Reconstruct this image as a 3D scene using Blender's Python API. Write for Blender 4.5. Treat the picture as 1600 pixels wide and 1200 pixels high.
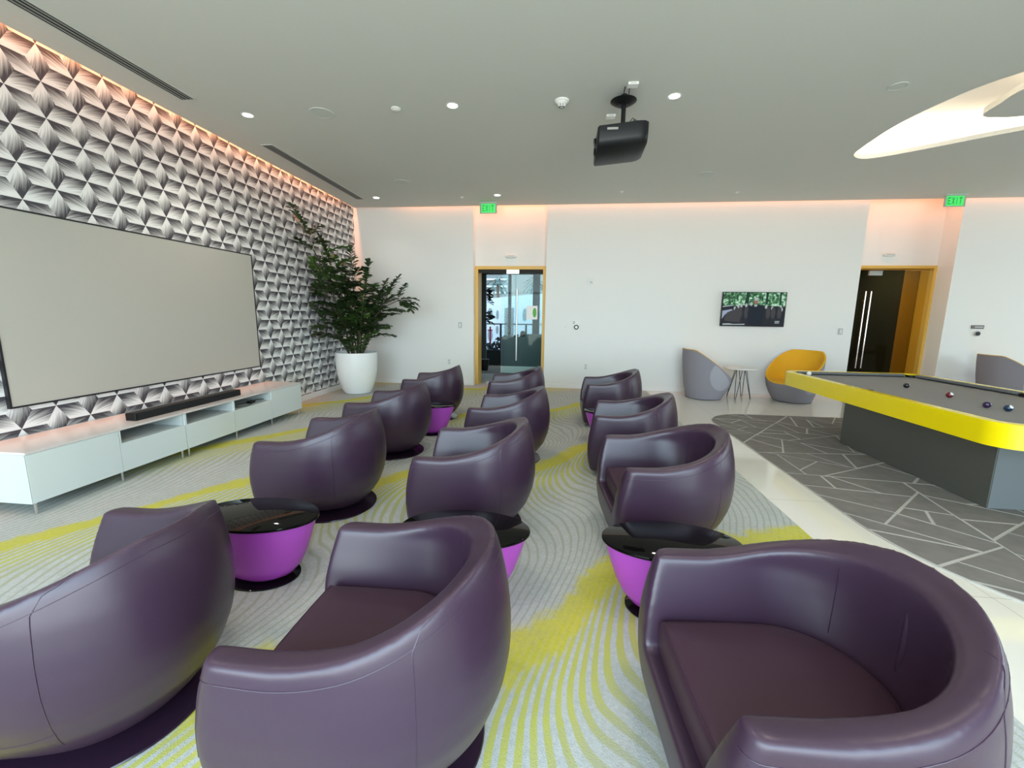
import bpy, bmesh, math, random
import numpy as np
from mathutils import Vector, Matrix
from mathutils.bvhtree import BVHTree
from mathutils.noise import noise as pnoise

random.seed(7)
S = bpy.context.scene
for o in list(bpy.data.objects):
    bpy.data.objects.remove(o)
COL = S.collection
PI = math.pi

# ------------------------------------------------------------------ camera
F_PX, YAW, PITCH, ROLL = 665.0, 0.11041, 0.16113, 0.01246
fw = Vector((-math.sin(YAW)*math.cos(PITCH), math.cos(YAW)*math.cos(PITCH), -math.sin(PITCH)))
r0 = Vector((math.cos(YAW), math.sin(YAW), 0))
u0 = r0.cross(fw)
rt = r0*math.cos(ROLL) + u0*math.sin(ROLL)
up = -r0*math.sin(ROLL) + u0*math.cos(ROLL)
cam_d = bpy.data.cameras.new('camera')
cam_d.sensor_width = 36.0
cam_d.lens = F_PX/1600*36
cam_d.clip_start = 0.02
cam = bpy.data.objects.new('camera', cam_d)
COL.objects.link(cam)
M = Matrix((rt, up, -fw)).transposed().to_4x4()
M.translation = Vector((0, 0, 1.5))
cam.matrix_world = M
S.camera = cam

# ------------------------------------------------------------------ world, exposure
S.view_settings.view_transform = 'Standard'
S.view_settings.look = 'None'
S.view_settings.exposure = 1.05
S.view_settings.gamma = 1.0
S.view_settings.use_curve_mapping = False
W = bpy.data.worlds.new('sky')
S.world = W
W.use_nodes = True
wn = W.node_tree
wn.nodes.clear()
wo = wn.nodes.new('ShaderNodeOutputWorld')
wb = wn.nodes.new('ShaderNodeBackground')
wt = wn.nodes.new('ShaderNodeTexCoord')
wx = wn.nodes.new('ShaderNodeSeparateXYZ')
wr = wn.nodes.new('ShaderNodeValToRGB')
wm = wn.nodes.new('ShaderNodeMapRange')
wm.inputs[1].default_value = -1
wm.inputs[2].default_value = 1
wn.links.new(wt.outputs['Generated'], wx.inputs[0])
wn.links.new(wx.outputs[2], wm.inputs[0])
wn.links.new(wm.outputs[0], wr.inputs[0])
cr = wr.color_ramp
cr.elements[0].position = 0.0
cr.elements[0].color = (0.62, 0.64, 0.60, 1)
cr.elements[1].position = 1.0
cr.elements[1].color = (0.35, 0.58, 0.95, 1)
for ps, c in ((0.47, (0.62, 0.66, 0.63, 1)), (0.505, (0.80, 0.93, 1.0, 1)), (0.65, (0.62, 0.86, 1.0, 1))):
    e = cr.elements.new(ps)
    e.color = c
wb.inputs[1].default_value = 2.75
# the side of the sky behind the camera is the bright one
wy = wn.nodes.new('ShaderNodeMapRange')
wy.inputs[1].default_value = -1
wy.inputs[2].default_value = 1
wy.inputs[3].default_value = 1.9
wy.inputs[4].default_value = 0.10
wn.links.new(wx.outputs[1], wy.inputs[0])
wv = wn.nodes.new('ShaderNodeVectorMath')
wv.operation = 'SCALE'
wn.links.new(wr.outputs[0], wv.inputs[0])
wn.links.new(wy.outputs[0], wv.inputs['Scale'])
wn.links.new(wv.outputs[0], wb.inputs[0])
wn.links.new(wb.outputs[0], wo.inputs[0])

# room dimensions
XL, XR = -4.317, 16.0
YB, YF = 8.813, -2.4
H = 3.621
GAP = 0.07
WX1 = 4.2      # right end of the glazing behind the camera


def area(name, loc, sx, sy, power, color, rot=(0, 0, 0), portal=False, spread=None):
    l = bpy.data.lights.new(name, 'AREA')
    l.shape = 'RECTANGLE'
    l.size = sx
    l.size_y = sy
    l.energy = power
    l.color = color
    if spread:
        l.spread = spread
    o = bpy.data.objects.new(name, l)
    o.location = loc
    o.rotation_euler = rot
    COL.objects.link(o)
    if portal:
        l.cycles.is_portal = True
    return o


# portals guide the sky light through the glazed sides behind and right of the camera
area('window_portal', ((XL+0.3+WX1)/2, YF-0.02, 1.75), WX1-XL-0.3, 3.3, 1, (1, 1, 1), rot=(PI/2, 0, 0), portal=True)
area('window_portal', (XR+0.02, 3.75, 1.75), 3.3, 8.5, 1, (1, 1, 1), rot=(0, PI/2, 0), portal=True)
# warm LED strips in the slot between ceiling edge and walls
WARM = (1.0, 0.36, 0.16)
area('cove_light', (XL+0.045, 3.0, H+0.31), 0.04, 10.6, 80, WARM)
area('cove_light', ((XL+XR)/2+0.3, YB-0.045, H+0.31), 19.0, 0.04, 55, WARM)


# ------------------------------------------------------------------ materials
def mat(name, color, rough=0.5, metal=0.0, spec=None, coat=0.0, emit=None, estr=0.0, trans=0.0, ior=None, alpha=None):
    m = bpy.data.materials.new(name)
    m.use_nodes = True
    b = m.node_tree.nodes['Principled BSDF']
    b.inputs['Base Color'].default_value = (*color, 1)
    b.inputs['Roughness'].default_value = rough
    b.inputs['Metallic'].default_value = metal
    if spec is not None:
        b.inputs['Specular IOR Level'].default_value = spec
    b.inputs['Coat Weight'].default_value = coat
    b.inputs['Coat Roughness'].default_value = 0.05
    if emit:
        b.inputs['Emission Color'].default_value = (*emit, 1)
        b.inputs['Emission Strength'].default_value = estr
    b.inputs['Transmission Weight'].default_value = trans
    if ior:
        b.inputs['IOR'].default_value = ior
    return m


def nodes(m):
    return m.node_tree.nodes, m.node_tree.links, m.node_tree.nodes['Principled BSDF']


def bumpy(m, scale, strength, dist=0.002, coord='Object', detail=3, mottling=0.0):
    n, l, b = nodes(m)
    tc = n.new('ShaderNodeTexCoord')
    nz = n.new('ShaderNodeTexNoise')
    nz.inputs['Scale'].default_value = scale
    nz.inputs['Detail'].default_value = detail
    l.new(tc.outputs[coord], nz.inputs['Vector'])
    bp = n.new('ShaderNodeBump')
    bp.inputs['Strength'].default_value = strength
    bp.inputs['Distance'].default_value = dist
    l.new(nz.outputs[0], bp.inputs['Height'])
    l.new(bp.outputs[0], b.inputs['Normal'])
    if mottling:
        c = b.inputs['Base Color'].default_value[:]
        mx = n.new('ShaderNodeMix')
        mx.data_type = 'RGBA'
        mx.inputs[6].default_value = (c[0]*(1-mottling), c[1]*(1-mottling), c[2]*(1-mottling), 1)
        mx.inputs[7].default_value = (min(1, c[0]*(1+mottling)), min(1, c[1]*(1+mottling)), min(1, c[2]*(1+mottling)), 1)
        l.new(nz.outputs[0], mx.inputs[0])
        l.new(mx.outputs[2], b.inputs['Base Color'])
    return m


def glassy(name, tint=(0.85, 0.95, 0.93), refl=0.0):
    """thin pane: mostly see-through with a mirror share"""
    m = bpy.data.materials.new(name)
    m.use_nodes = True
    n, l = m.node_tree.nodes, m.node_tree.links
    n.clear()
    o = n.new('ShaderNodeOutputMaterial')
    t = n.new('ShaderNodeBsdfTransparent')
    t.inputs[0].default_value = (*tint, 1)
    g = n.new('ShaderNodeBsdfGlossy')
    g.inputs['Roughness'].default_value = 0.02
    fr = n.new('ShaderNodeFresnel')
    fr.inputs[0].default_value = 1.22
    ad = n.new('ShaderNodeMath')
    ad.operation = 'ADD'
    ad.inputs[1].default_value = refl
    mx = n.new('ShaderNodeMixShader')
    l.new(fr.outputs[0], ad.inputs[0])
    l.new(ad.outputs[0], mx.inputs[0])
    l.new(t.outputs[0], mx.inputs[1])
    l.new(g.outputs[0], mx.inputs[2])
    l.new(mx.outputs[0], o.inputs[0])
    return m


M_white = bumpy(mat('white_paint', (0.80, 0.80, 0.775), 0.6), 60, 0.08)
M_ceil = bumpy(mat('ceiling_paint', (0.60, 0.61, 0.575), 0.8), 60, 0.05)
M_trim = mat('white_trim', (0.82, 0.82, 0.80), 0.4)
M_leather = bumpy(mat('plum_leather', (0.041, 0.020, 0.040), 0.35, spec=0.58), 260, 0.10, 0.001, mottling=0.06)
M_seat = bumpy(mat('plum_seat_leather', (0.048, 0.022, 0.038), 0.5, spec=0.3), 260, 0.10, 0.001, mottling=0.06)
M_base = mat('dark_plum_lacquer', (0.022, 0.010, 0.022), 0.22, spec=0.6)
M_glassblack = mat('black_glass', (0.003, 0.003, 0.003), 0.04, spec=0.25)
M_purple = mat('purple_lacquer', (0.48, 0.072, 0.52), 0.30, spec=0.5)
M_cab = mat('white_cabinet_lacquer', (0.70, 0.755, 0.745), 0.25)
M_cabtop = mat('cabinet_top_pinkish_white', (0.70, 0.64, 0.62), 0.22)
M_cabin = mat('cabinet_inside_and_dimmed_side', (0.60, 0.65, 0.64), 0.5)
M_steel = mat('brushed_steel', (0.62, 0.62, 0.60), 0.28, metal=1.0)
M_chrome = mat('polished_steel', (0.85, 0.85, 0.85), 0.12, metal=1.0)
M_black = mat('black_plastic', (0.006, 0.006, 0.007), 0.45, spec=0.3)
M_blackmat = bumpy(mat('black_cloth', (0.008, 0.008, 0.009), 0.9), 600, 0.3)
M_screen = bumpy(mat('projection_fabric', (0.47, 0.45, 0.40), 0.75), 400, 0.05)
M_frame = mat('screen_frame', (0.012, 0.012, 0.016), 0.4)
M_gold = mat('ochre_frame_paint', (0.72, 0.44, 0.085), 0.42)
M_goldwall = mat('orange_ochre_wall', (0.62, 0.30, 0.02), 0.5)
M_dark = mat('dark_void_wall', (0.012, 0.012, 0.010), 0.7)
M_glass = glassy('door_glass')
M_glassdark = glassy('tinted_door_glass', (0.60, 0.60, 0.42), 0.0)
M_yellow = mat('yellow_lacquer', (0.87, 0.67, 0.0), 0.25, spec=0.4, coat=0.2)
M_felt = bumpy(mat('grey_felt', (0.27, 0.26, 0.25), 0.9), 800, 0.2)
M_feltd = bumpy(mat('dark_grey_cushion_felt', (0.16, 0.16, 0.165), 0.85), 800, 0.2)
M_graphite = bumpy(mat('graphite_laminate', (0.10, 0.097, 0.082), 0.42), 90, 0.1)
M_graphlt = bumpy(mat('blue_grey_laminate', (0.17, 0.185, 0.19), 0.35), 90, 0.1)
M_greychair = bumpy(mat('grey_upholstery', (0.27, 0.255, 0.29), 0.85), 500, 0.2)
M_yellowup = bumpy(mat('yellow_upholstery', (0.83, 0.45, 0.015), 0.8), 500, 0.2)
M_pot = mat('white_gloss_planter', (0.84, 0.86, 0.85), 0.25)
M_soil = bumpy(mat('potting_soil', (0.03, 0.022, 0.015), 0.95), 60, 0.8, 0.01, mottling=0.4)
M_leaf = bumpy(mat('dark_green_leaf', (0.028, 0.055, 0.016), 0.42), 14, 0.2, mottling=0.45)
M_leafb = bumpy(mat('fresh_green_leaf', (0.06, 0.13, 0.025), 0.42), 14, 0.2, mottling=0.4)
M_stem = bumpy(mat('brown_green_stem', (0.055, 0.05, 0.025), 0.7), 30, 0.3)
M_plate = mat('switch_plate_grey', (0.50, 0.52, 0.50), 0.4)
M_platew = mat('switch_plate_white', (0.72, 0.74, 0.72), 0.4)
M_grille = mat('speaker_grille', (0.56, 0.59, 0.56), 0.8)
M_slot = mat('diffuser_slot_dark', (0.015, 0.015, 0.015), 0.8)
M_slotm = mat('diffuser_bar_grey', (0.30, 0.31, 0.30), 0.5)
M_lamp = mat('downlight_lens', (1, 1, 1), 0.5, emit=(1.0, 0.93, 0.82), estr=8)
M_tile = None


def tile_floor():
    m = mat('polished_white_tile', (0.80, 0.76, 0.68), 0.07, spec=0.6)
    n, l, b = nodes(m)
    tc = n.new('ShaderNodeTexCoord')
    br = n.new('ShaderNodeTexBrick')
    br.offset = 0.0
    br.inputs['Scale'].default_value = 1.0
    br.inputs['Brick Width'].default_value = 1.2
    br.inputs['Row Height'].default_value = 1.2
    br.inputs['Mortar Size'].default_value = 0.0025
    br.inputs['Color1'].default_value = (0.80, 0.765, 0.69, 1)
    br.inputs['Color2'].default_value = (0.79, 0.755, 0.68, 1)
    br.inputs['Mortar'].default_value = (0.55, 0.50, 0.43, 1)
    l.new(tc.outputs['Object'], br.inputs['Vector'])
    l.new(br.outputs[0], b.inputs['Base Color'])
    return m


def math_n(n, l, op, a, b=None, clamp=False):
    x = n.new('ShaderNodeMath')
    x.operation = op
    x.use_clamp = clamp
    for i, v in enumerate((a, b)):
        if v is None:
            continue
        if isinstance(v, (int, float)):
            x.inputs[i].default_value = v
        else:
            l.new(v, x.inputs[i])
    return x.outputs[0]


def carpet_mat():
    """grey carpet: fine olive stripes that swing in S curves between broad ragged yellow bands"""
    m = mat('striped_carpet', (0.4, 0.4, 0.36), 0.95, spec=0.1)
    n, l, b = nodes(m)
    A = lambda op, a, c=None, cl=False: math_n(n, l, op, a, c, cl)
    tc = n.new('ShaderNodeTexCoord')
    sp = n.new('ShaderNodeSeparateXYZ')
    l.new(tc.outputs['Object'], sp.inputs[0])
    x, y = sp.outputs[0], sp.outputs[1]
    # slow wobble
    nz = n.new('ShaderNodeTexNoise')
    nz.inputs['Scale'].default_value = 0.9
    nz.inputs['Detail'].default_value = 1
    l.new(tc.outputs['Object'], nz.inputs['Vector'])
    wob = A('SUBTRACT', nz.outputs[0], 0.5)
    fn = n.new('ShaderNodeTexNoise')
    fn.inputs['Scale'].default_value = 9
    fn.inputs['Detail'].default_value = 4
    l.new(tc.outputs['Object'], fn.inputs['Vector'])
    fine = A('SUBTRACT', fn.outputs[0], 0.5)
    # centre line of the bands  g(x), x in [-4.4, 2]
    xn = A('DIVIDE', A('ADD', x, 4.4), 6.4)
    fc = n.new('ShaderNodeFloatCurve')
    cv = fc.mapping.curves[0]
    pts = [(-4.4, 1.0), (-3.5, 2.13), (-3.14, 2.67), (-2.74, 3.28), (-2.2, 3.42), (-1.6, 3.48), (-1.39, 3.72), (-0.21, 4.1), (0.07, 4.4), (0.38, 4.83), (1.0, 5.15), (1.67, 5.42), (2.0, 5.55)]
    pts = [((a+4.4)/6.4, (c)/6.0) for a, c in pts]
    cv.points[0].location = pts[0]
    cv.points[1].location = pts[-1]
    for p in pts[1:-1]:
        cv.points.new(*p)
    fc.mapping.update()
    l.new(xn, fc.inputs['Value'])
    g = A('MULTIPLY', fc.outputs[0], 6.0)
    Fv = A('ADD', A('SUBTRACT', y, g), A('MULTIPLY', wob, 0.5))
    P = 2.45
    ph = A('FRACT', A('ADD', A('DIVIDE', Fv, P), 10.5))      # 0.5 on the band
    t = A('SUBTRACT', ph, 0.5)                                # -.5 .. .5, 0 on band
    d = A('MULTIPLY', A('SINE', A('MULTIPLY', A('SUBTRACT', t, 0.04), 2*PI)), 0.20)
    lw = n.new('ShaderNodeMapRange')
    lw.interpolation_type = 'SMOOTHSTEP'
    lw.inputs[1].default_value = -1.5
    lw.inputs[2].default_value = -2.3
    l.new(x, lw.inputs[0])
    lean = A('MULTIPLY', d, 0.38)
    dd = A('ADD', A('MULTIPLY', d, A('SUBTRACT', 1.0, lw.outputs[0])), A('MULTIPLY', lean, lw.outputs[0]))
    sx = A('ADD', A('SUBTRACT', x, dd), A('MULTIPLY', wob, 0.30))
    # extra lean so that stripes on the left run with the bands
    st = A('FRACT', A('ADD', A('DIVIDE', sx, 0.056), A('MULTIPLY', fine, 0.25)))
    tri = A('ABSOLUTE', A('SUBTRACT', st, 0.5))               # 0 stripe centre
    # stripe half width: wide below a band (t<0 near 0), thin above
    below = n.new('ShaderNodeMapRange')
    below.inputs[1].default_value = -0.50
    below.inputs[2].default_value = -0.20
    l.new(t, below.inputs[0])
    above = A('LESS_THAN', t, 0.0)
    strong = A('MULTIPLY', below.outputs[0], above)
    hw = A('ADD', 0.13, A('MULTIPLY', strong, 0.13))
    stripe = n.new('ShaderNodeMapRange')
    stripe.interpolation_type = 'SMOOTHSTEP'
    stripe.inputs[3].default_value = 1
    stripe.inputs[4].default_value = 0
    l.new(tri, stripe.inputs[0])
    l.new(A('SUBTRACT', hw, 0.05), stripe.inputs[1])
    l.new(A('ADD', hw, 0.07), stripe.inputs[2])
    samt = A('MULTIPLY', stripe.outputs[0], A('ADD', 0.42, A('MULTIPLY', strong, 0.5)))
    # band
    bandw = n.new('ShaderNodeMapRange')
    bandw.interpolation_type = 'SMOOTHSTEP'
    bandw.inputs[1].default_value = 0.035
    bandw.inputs[2].default_value = 0.085
    bandw.inputs[3].default_value = 1
    bandw.inputs[4].default_value = 0
    l.new(A('ABSOLUTE', A('ADD', t, A('MULTIPLY', fine, 0.11))), bandw.inputs[0])
    # colours
    gn = n.new('ShaderNodeTexNoise')
    gn.inputs['Scale'].default_value = 5
    gn.inputs['Detail'].default_value = 6
    gn.inputs['Roughness'].default_value = 0.7
    l.new(tc.outputs['Object'], gn.inputs['Vector'])
    base = n.new('ShaderNodeMix')
    base.data_type = 'RGBA'
    base.inputs[6].default_value = (0.38, 0.395, 0.375, 1)
    base.inputs[7].default_value = (0.59, 0.615, 0.61, 1)
    g2 = n.new('ShaderNodeTexNoise')
    g2.inputs['Scale'].default_value = 55
    g2.inputs['Detail'].default_value = 5
    g2.inputs['Roughness'].default_value = 0.75
    l.new(tc.outputs['Object'], g2.inputs['Vector'])
    mott = A('ADD', A('MULTIPLY', gn.outputs[0], 0.7), A('SUBTRACT', A('MULTIPLY', g2.outputs[0], 1.5), 0.6), True)
    l.new(mott, base.inputs[0])
    sc = n.new('ShaderNodeMix')
    sc.data_type = 'RGBA'
    sc.inputs[6].default_value = (0.26, 0.27, 0.15, 1)
    sc.inputs[7].default_value = (0.50, 0.50, 0.06, 1)
    l.new(strong, sc.inputs[0])
    m1 = n.new('ShaderNodeMix')
    m1.data_type = 'RGBA'
    l.new(A('MULTIPLY', samt, A('ADD', 0.62, A('MULTIPLY', mott, 0.5)), True), m1.inputs[0])
    l.new(base.outputs[2], m1.inputs[6])
    l.new(sc.outputs[2], m1.inputs[7])
    m2 = n.new('ShaderNodeMix')
    m2.data_type = 'RGBA'
    l.new(A('MULTIPLY', bandw.outputs[0], A('ADD', 0.60, A('MULTIPLY', mott, 0.55)), True), m2.inputs[0])
    l.new(m1.outputs[2], m2.inputs[6])
    yc = n.new('ShaderNodeMix')
    yc.data_type = 'RGBA'
    yc.inputs[6].default_value = (0.50, 0.46, 0.03, 1)
    yc.inputs[7].default_value = (0.64, 0.60, 0.10, 1)
    l.new(mott, yc.inputs[0])
    l.new(yc.outputs[2], m2.inputs[7])
    l.new(m2.outputs[2], b.inputs['Base Color'])
    pn = n.new('ShaderNodeTexNoise')
    pn.inputs['Scale'].default_value = 260
    l.new(tc.outputs['Object'], pn.inputs['Vector'])
    bp = n.new('ShaderNodeBump')
    bp.inputs['Strength'].default_value = 0.5
    bp.inputs['Distance'].default_value = 0.004
    l.new(pn.outputs[0], bp.inputs['Height'])
    l.new(bp.outputs[0], b.inputs['Normal'])
    return m


def wallpaper_mat(name='petal_wallpaper', light=(0.84, 0.85, 0.84), dark=(0.055, 0.053, 0.065)):
    """UV: u runs from the light to the dark tip of each lozenge, v across (-.5..+.5) + tile id"""
    m = mat(name, (0.5, 0.5, 0.5), 0.55)
    n, l, b = nodes(m)
    A = lambda op, a, c=None, cl=False: math_n(n, l, op, a, c, cl)
    uv = n.new('ShaderNodeUVMap')
    uv.uv_map = 'tile'
    sp = n.new('ShaderNodeSeparateXYZ')
    l.new(uv.outputs[0], sp.inputs[0])
    u, vv = sp.outputs[0], sp.outputs[1]
    tid = A('FLOOR', vv)
    v = A('SUBTRACT', A('FRACT', vv), 0.5)
    # fan of hair lines, bent along the lozenge
    bend = A('MULTIPLY', A('MULTIPLY', u, u), 0.30)
    fan = A('DIVIDE', A('ADD', v, bend), A('ADD', 0.35, A('MULTIPLY', u, 0.55)))
    cmb = n.new('ShaderNodeCombineXYZ')
    l.new(A('MULTIPLY', fan, 13.0), cmb.inputs[0])
    l.new(A('MULTIPLY', u, 1.1), cmb.inputs[1])
    l.new(A('MULTIPLY', tid, 3.7), cmb.inputs[2])
    nz = n.new('ShaderNodeTexNoise')
    nz.inputs['Scale'].default_value = 1.0
    nz.inputs['Detail'].default_value = 2.5
    l.new(cmb.outputs[0], nz.inputs['Vector'])
    hair = A('SUBTRACT', nz.outputs[0], 0.5)
    g = A('ADD', A('ADD', u, A('MULTIPLY', v, 0.65)), A('MULTIPLY', hair, 0.75))
    r = n.new('ShaderNodeValToRGB')
    e = r.color_ramp.elements
    e[0].position = 0.26
    e[0].color = (*light, 1)
    e[1].position = 0.80
    e[1].color = (*dark, 1)
    k = e.new(0.53)
    k.color = ((light[0]+dark[0])*0.42, (light[1]+dark[1])*0.42, (light[2]+dark[2])*0.42, 1)
    l.new(g, r.inputs[0])
    l.new(r.outputs[0], b.inputs['Base Color'])
    return m


M_tile = tile_floor()
M_carpet = carpet_mat()
M_paper = wallpaper_mat()
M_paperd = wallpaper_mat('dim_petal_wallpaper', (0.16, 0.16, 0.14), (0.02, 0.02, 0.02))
M_rug = bumpy(mat('dark_grey_rug', (0.215, 0.20, 0.185), 0.95, spec=0.1), 9, 0.4, 0.003, mottling=0.22, detail=8)
M_rugline = bumpy(mat('light_grey_rug_line', (0.50, 0.48, 0.45), 0.95, spec=0.1), 40, 0.4, 0.003, mottling=0.15)


# ------------------------------------------------------------------ mesh helpers
class MB:
    def __init__(s):
        s.v, s.f, s.mi, s.sm = [], [], [], []

    def add(s, vs, fs, mi=0, smooth=False):
        o = len(s.v)
        s.v += [tuple(v) for v in vs]
        s.f += [tuple(o+i for i in f) for f in fs]
        s.mi += [mi]*len(fs)
        s.sm += [smooth]*len(fs)
        return s

    def box(s, x0, x1, y0, y1, z0, z1, mi=0, bev=0.0):
        if bev:
            bm = bmesh.new()
            bmesh.ops.create_cube(bm, size=1)
            for v in bm.verts:
                v.co = Vector((x0+(v.co.x+.5)*(x1-x0), y0+(v.co.y+.5)*(y1-y0), z0+(v.co.z+.5)*(z1-z0)))
            bmesh.ops.bevel(bm, geom=bm.edges[:], offset=bev, segments=2, affect='EDGES', profile=0.5)
            bm.verts.index_update()
            s.add([v.co[:] for v in bm.verts], [[v.index for v in f.verts] for f in bm.faces], mi)
            bm.free()
            return s
        vs = [(x, y, z) for z in (z0, z1) for y in (y0, y1) for x in (x0, x1)]
        return s.add(vs, [(0, 2, 3, 1), (4, 5, 7, 6), (0, 1, 5, 4), (2, 6, 7, 3), (0, 4, 6, 2), (1, 3, 7, 5)], mi)

    def tube(s, pts, r, n=8, mi=0, cap=True):
        pts = [Vector(p) for p in pts]
        rr = r if isinstance(r, (list, tuple)) else [r]*len(pts)
        vs, fs = [], []
        prev = None
        for i, p in enumerate(pts):
            d = (pts[min(i+1, len(pts)-1)] - pts[max(i-1, 0)])
            if d.length < 1e-9:
                d = Vector((0, 0, 1))
            d.normalize()
            if prev is None:
                a = d.orthogonal().normalized()
            else:
                a = (prev - d*prev.dot(d))
                a = a.normalized() if a.length > 1e-6 else d.orthogonal().normalized()
            prev = a
            b = d.cross(a)
            for k in range(n):
                t = 2*PI*k/n
                vs.append(p + (a*math.cos(t)+b*math.sin(t))*rr[i])
        for i in range(len(pts)-1):
            for k in range(n):
                k2 = (k+1) % n
                fs.append((i*n+k, i*n+k2, (i+1)*n+k2, (i+1)*n+k))
        if cap:
            fs.append(tuple(range(n-1, -1, -1)))
            fs.append(tuple((len(pts)-1)*n+k for k in range(n)))
        return s.add(vs, fs, mi, True)

    def lathe(s, prof, n=32, c=(0, 0, 0), mi=0, sx=1.0, sy=1.0, cap=True, smooth=True):
        vs, fs = [], []
        for r, z in prof:
            for k in range(n):
                t = 2*PI*k/n
                vs.append((c[0]+r*sx*math.cos(t), c[1]+r*sy*math.sin(t), c[2]+z))
        for i in range(len(prof)-1):
            for k in range(n):
                k2 = (k+1) % n
                fs.append((i*n+k, i*n+k2, (i+1)*n+k2, (i+1)*n+k))
        if cap:
            fs.append(tuple(range(n-1, -1, -1)))
            fs.append(tuple((len(prof)-1)*n+k for k in range(n)))
        return s.add(vs, fs, mi, smooth)

    def rings(s, rings, mi=0, smooth=True, cap0=True, cap1=True):
        n = len(rings[0])
        vs = [p for r in rings for p in r]
        fs = []
        for i in range(len(rings)-1):
            for k in range(n):
                k2 = (k+1) % n
                fs.append((i*n+k, i*n+k2, (i+1)*n+k2, (i+1)*n+k))
        if cap0:
            fs.append(tuple(range(n-1, -1, -1)))
        if cap1:
            fs.append(tuple((len(rings)-1)*n+k for k in range(n)))
        return s.add(vs, fs, mi, smooth)

    def prism(s, poly, z0, z1, mi=0):
        return s.rings([[(x, y, z0) for x, y in poly], [(x, y, z1) for x, y in poly]], mi, False)

    def mesh(s, name, mats):
        me = bpy.data.meshes.new(name)
        me.from_pydata(s.v, [], s.f)
        for m in (mats if isinstance(mats, (list, tuple)) else [mats]):
            me.materials.append(m)
        for p, mi, sm in zip(me.polygons, s.mi, s.sm):
            p.material_index = mi
            p.use_smooth = sm
        me.update()
        return me

    def obj(s, name, mats, parent=None, bevel=0.0, autosmooth=True):
        me = s.mesh(name, mats)
        o = bpy.data.objects.new(name, me)
        COL.objects.link(o)
        if parent:
            o.parent = parent
        if any(s.sm) and autosmooth:
            bm = bmesh.new()
            bm.from_mesh(me)
            for e in bm.edges:
                if len(e.link_faces) == 2 and e.calc_face_angle(0) > math.radians(38):
                    e.smooth = False
            bm.to_mesh(me)
            bm.free()
        return o


def tag(o, label=None, cat=None, group=None, kind=None):
    if label:
        o['label'] = label
    if cat:
        o['category'] = cat
    if group:
        o['group'] = group
    if kind:
        o['kind'] = kind
    return o


def thing(name, label, cat, loc=(0, 0, 0), rz=0.0, group=None):
    o = bpy.data.objects.new(name, None)
    o.empty_display_size = 0.1
    o.location = loc
    o.rotation_euler = (0, 0, rz)
    COL.objects.link(o)
    return tag(o, label, cat, group)


def copy_tree(o, parent=None):
    c = o.copy()
    COL.objects.link(c)
    c.parent = parent
    for ch in list(o.children):
        copy_tree(ch, c)
    return c


def struct(o):
    o['kind'] = 'structure'
    return o


def rounded_rect(x0, x1, y0, y1, r, n=8):
    pts = []
    for cx, cy, a0 in ((x1-r, y1-r, 0), (x0+r, y1-r, PI/2), (x0+r, y0+r, PI), (x1-r, y0+r, 1.5*PI)):
        for i in range(n+1):
            a = a0+PI/2*i/n
            pts.append((cx+r*math.cos(a), cy+r*math.sin(a)))
    return pts


def catmull(pts, n=8, closed=True):
    out = []
    L = len(pts)
    for i in range(L if closed else L-1):
        g = lambda k: Vector(pts[k % L]) if closed else Vector(pts[max(0, min(L-1, k))])
        p0, p1, p2, p3 = g(i-1), g(i), g(i+1), g(i+2)
        for j in range(n):
            t = j/n
            out.append(0.5*((2*p1)+(-p0+p2)*t+(2*p0-5*p1+4*p2-p3)*t*t+(-p0+3*p1-3*p2+p3)*t**3))
    if not closed:
        out.append(Vector(pts[-1]))
    return out


# ------------------------------------------------------------------ room shell
Z_TOP = H+0.34
struct(MB().box(XL-0.3, XR+0.3, YF-0.3, YB+1.9, -0.15, 0.0).obj('floor', M_tile))
# ceiling with the oval light well
oval = [(3.77, 6.47), (3.69, 6.22), (3.625, 5.55), (3.715, 4.89), (3.90, 4.52), (4.30, 4.02), (4.95, 3.60), (5.8, 3.42), (6.5, 3.70), (6.75, 4.30), (6.45, 4.90), (5.85, 5.36), (5.11, 5.79), (4.51, 6.28), (4.22, 6.50), (3.97, 6.60)]
oval = [(p.x, p.y) for p in catmull([(a, b, 0) for a, b in oval], 6)]


def flat_with_hole(outer, hole, z):
    bm = bmesh.new()
    es = []
    for loop in (outer, hole):
        vs = [bm.verts.new((x, y, z)) for x, y in loop]
        for i in range(len(vs)):
            es.append(bm.edges.new((vs[i], vs[(i+1) % len(vs)])))
    bmesh.ops.triangle_fill(bm, edges=es, use_beauty=True)
    bm.verts.index_update()
    V = [v.co[:] for v in bm.verts]
    Fc = [[v.index for v in f.verts] for f in bm.faces]
    bm.free()
    return V, Fc


cl = MB()
ou = [(XL+GAP, YF), (XR, YF), (XR, YB-GAP), (XL+GAP, YB-GAP)]
for z in (H, H+0.05):
    V, Fc = flat_with_hole(ou, oval, z)
    cl.add(V, Fc)
for loop in (ou, oval):
    n = len(loop)
    cl.add([(x, y, z) for z in (H, H+0.05) for x, y in loop], [(i, (i+1) % n, n+(i+1) % n, n+i) for i in range(n)])
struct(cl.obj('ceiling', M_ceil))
# slab above the slot and the light well
V, Fc = flat_with_hole([(XL-0.3, YF-0.3), (XR+0.3, YF-0.3), (XR+0.3, YB+0.6), (XL-0.3, YB+0.6)], [(3.2, 3.0), (7.2, 3.0), (7.2, 7.0), (3.2, 7.0)], Z_TOP)
sl = MB().add(V, Fc)
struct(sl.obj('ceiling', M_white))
dome = MB()
dome.box(3.2, 7.2, 3.0, 7.0, H+0.34, H+0.36)
for a in ((3.18, 3.2, 3.0, 7.0), (7.2, 7.22, 3.0, 7.0), (3.2, 7.2, 2.98, 3.0), (3.2, 7.2, 7.0, 7.02)):
    dome.box(*a, H+0.05, H+0.36)
struct(dome.obj('ceiling', M_white))

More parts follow.
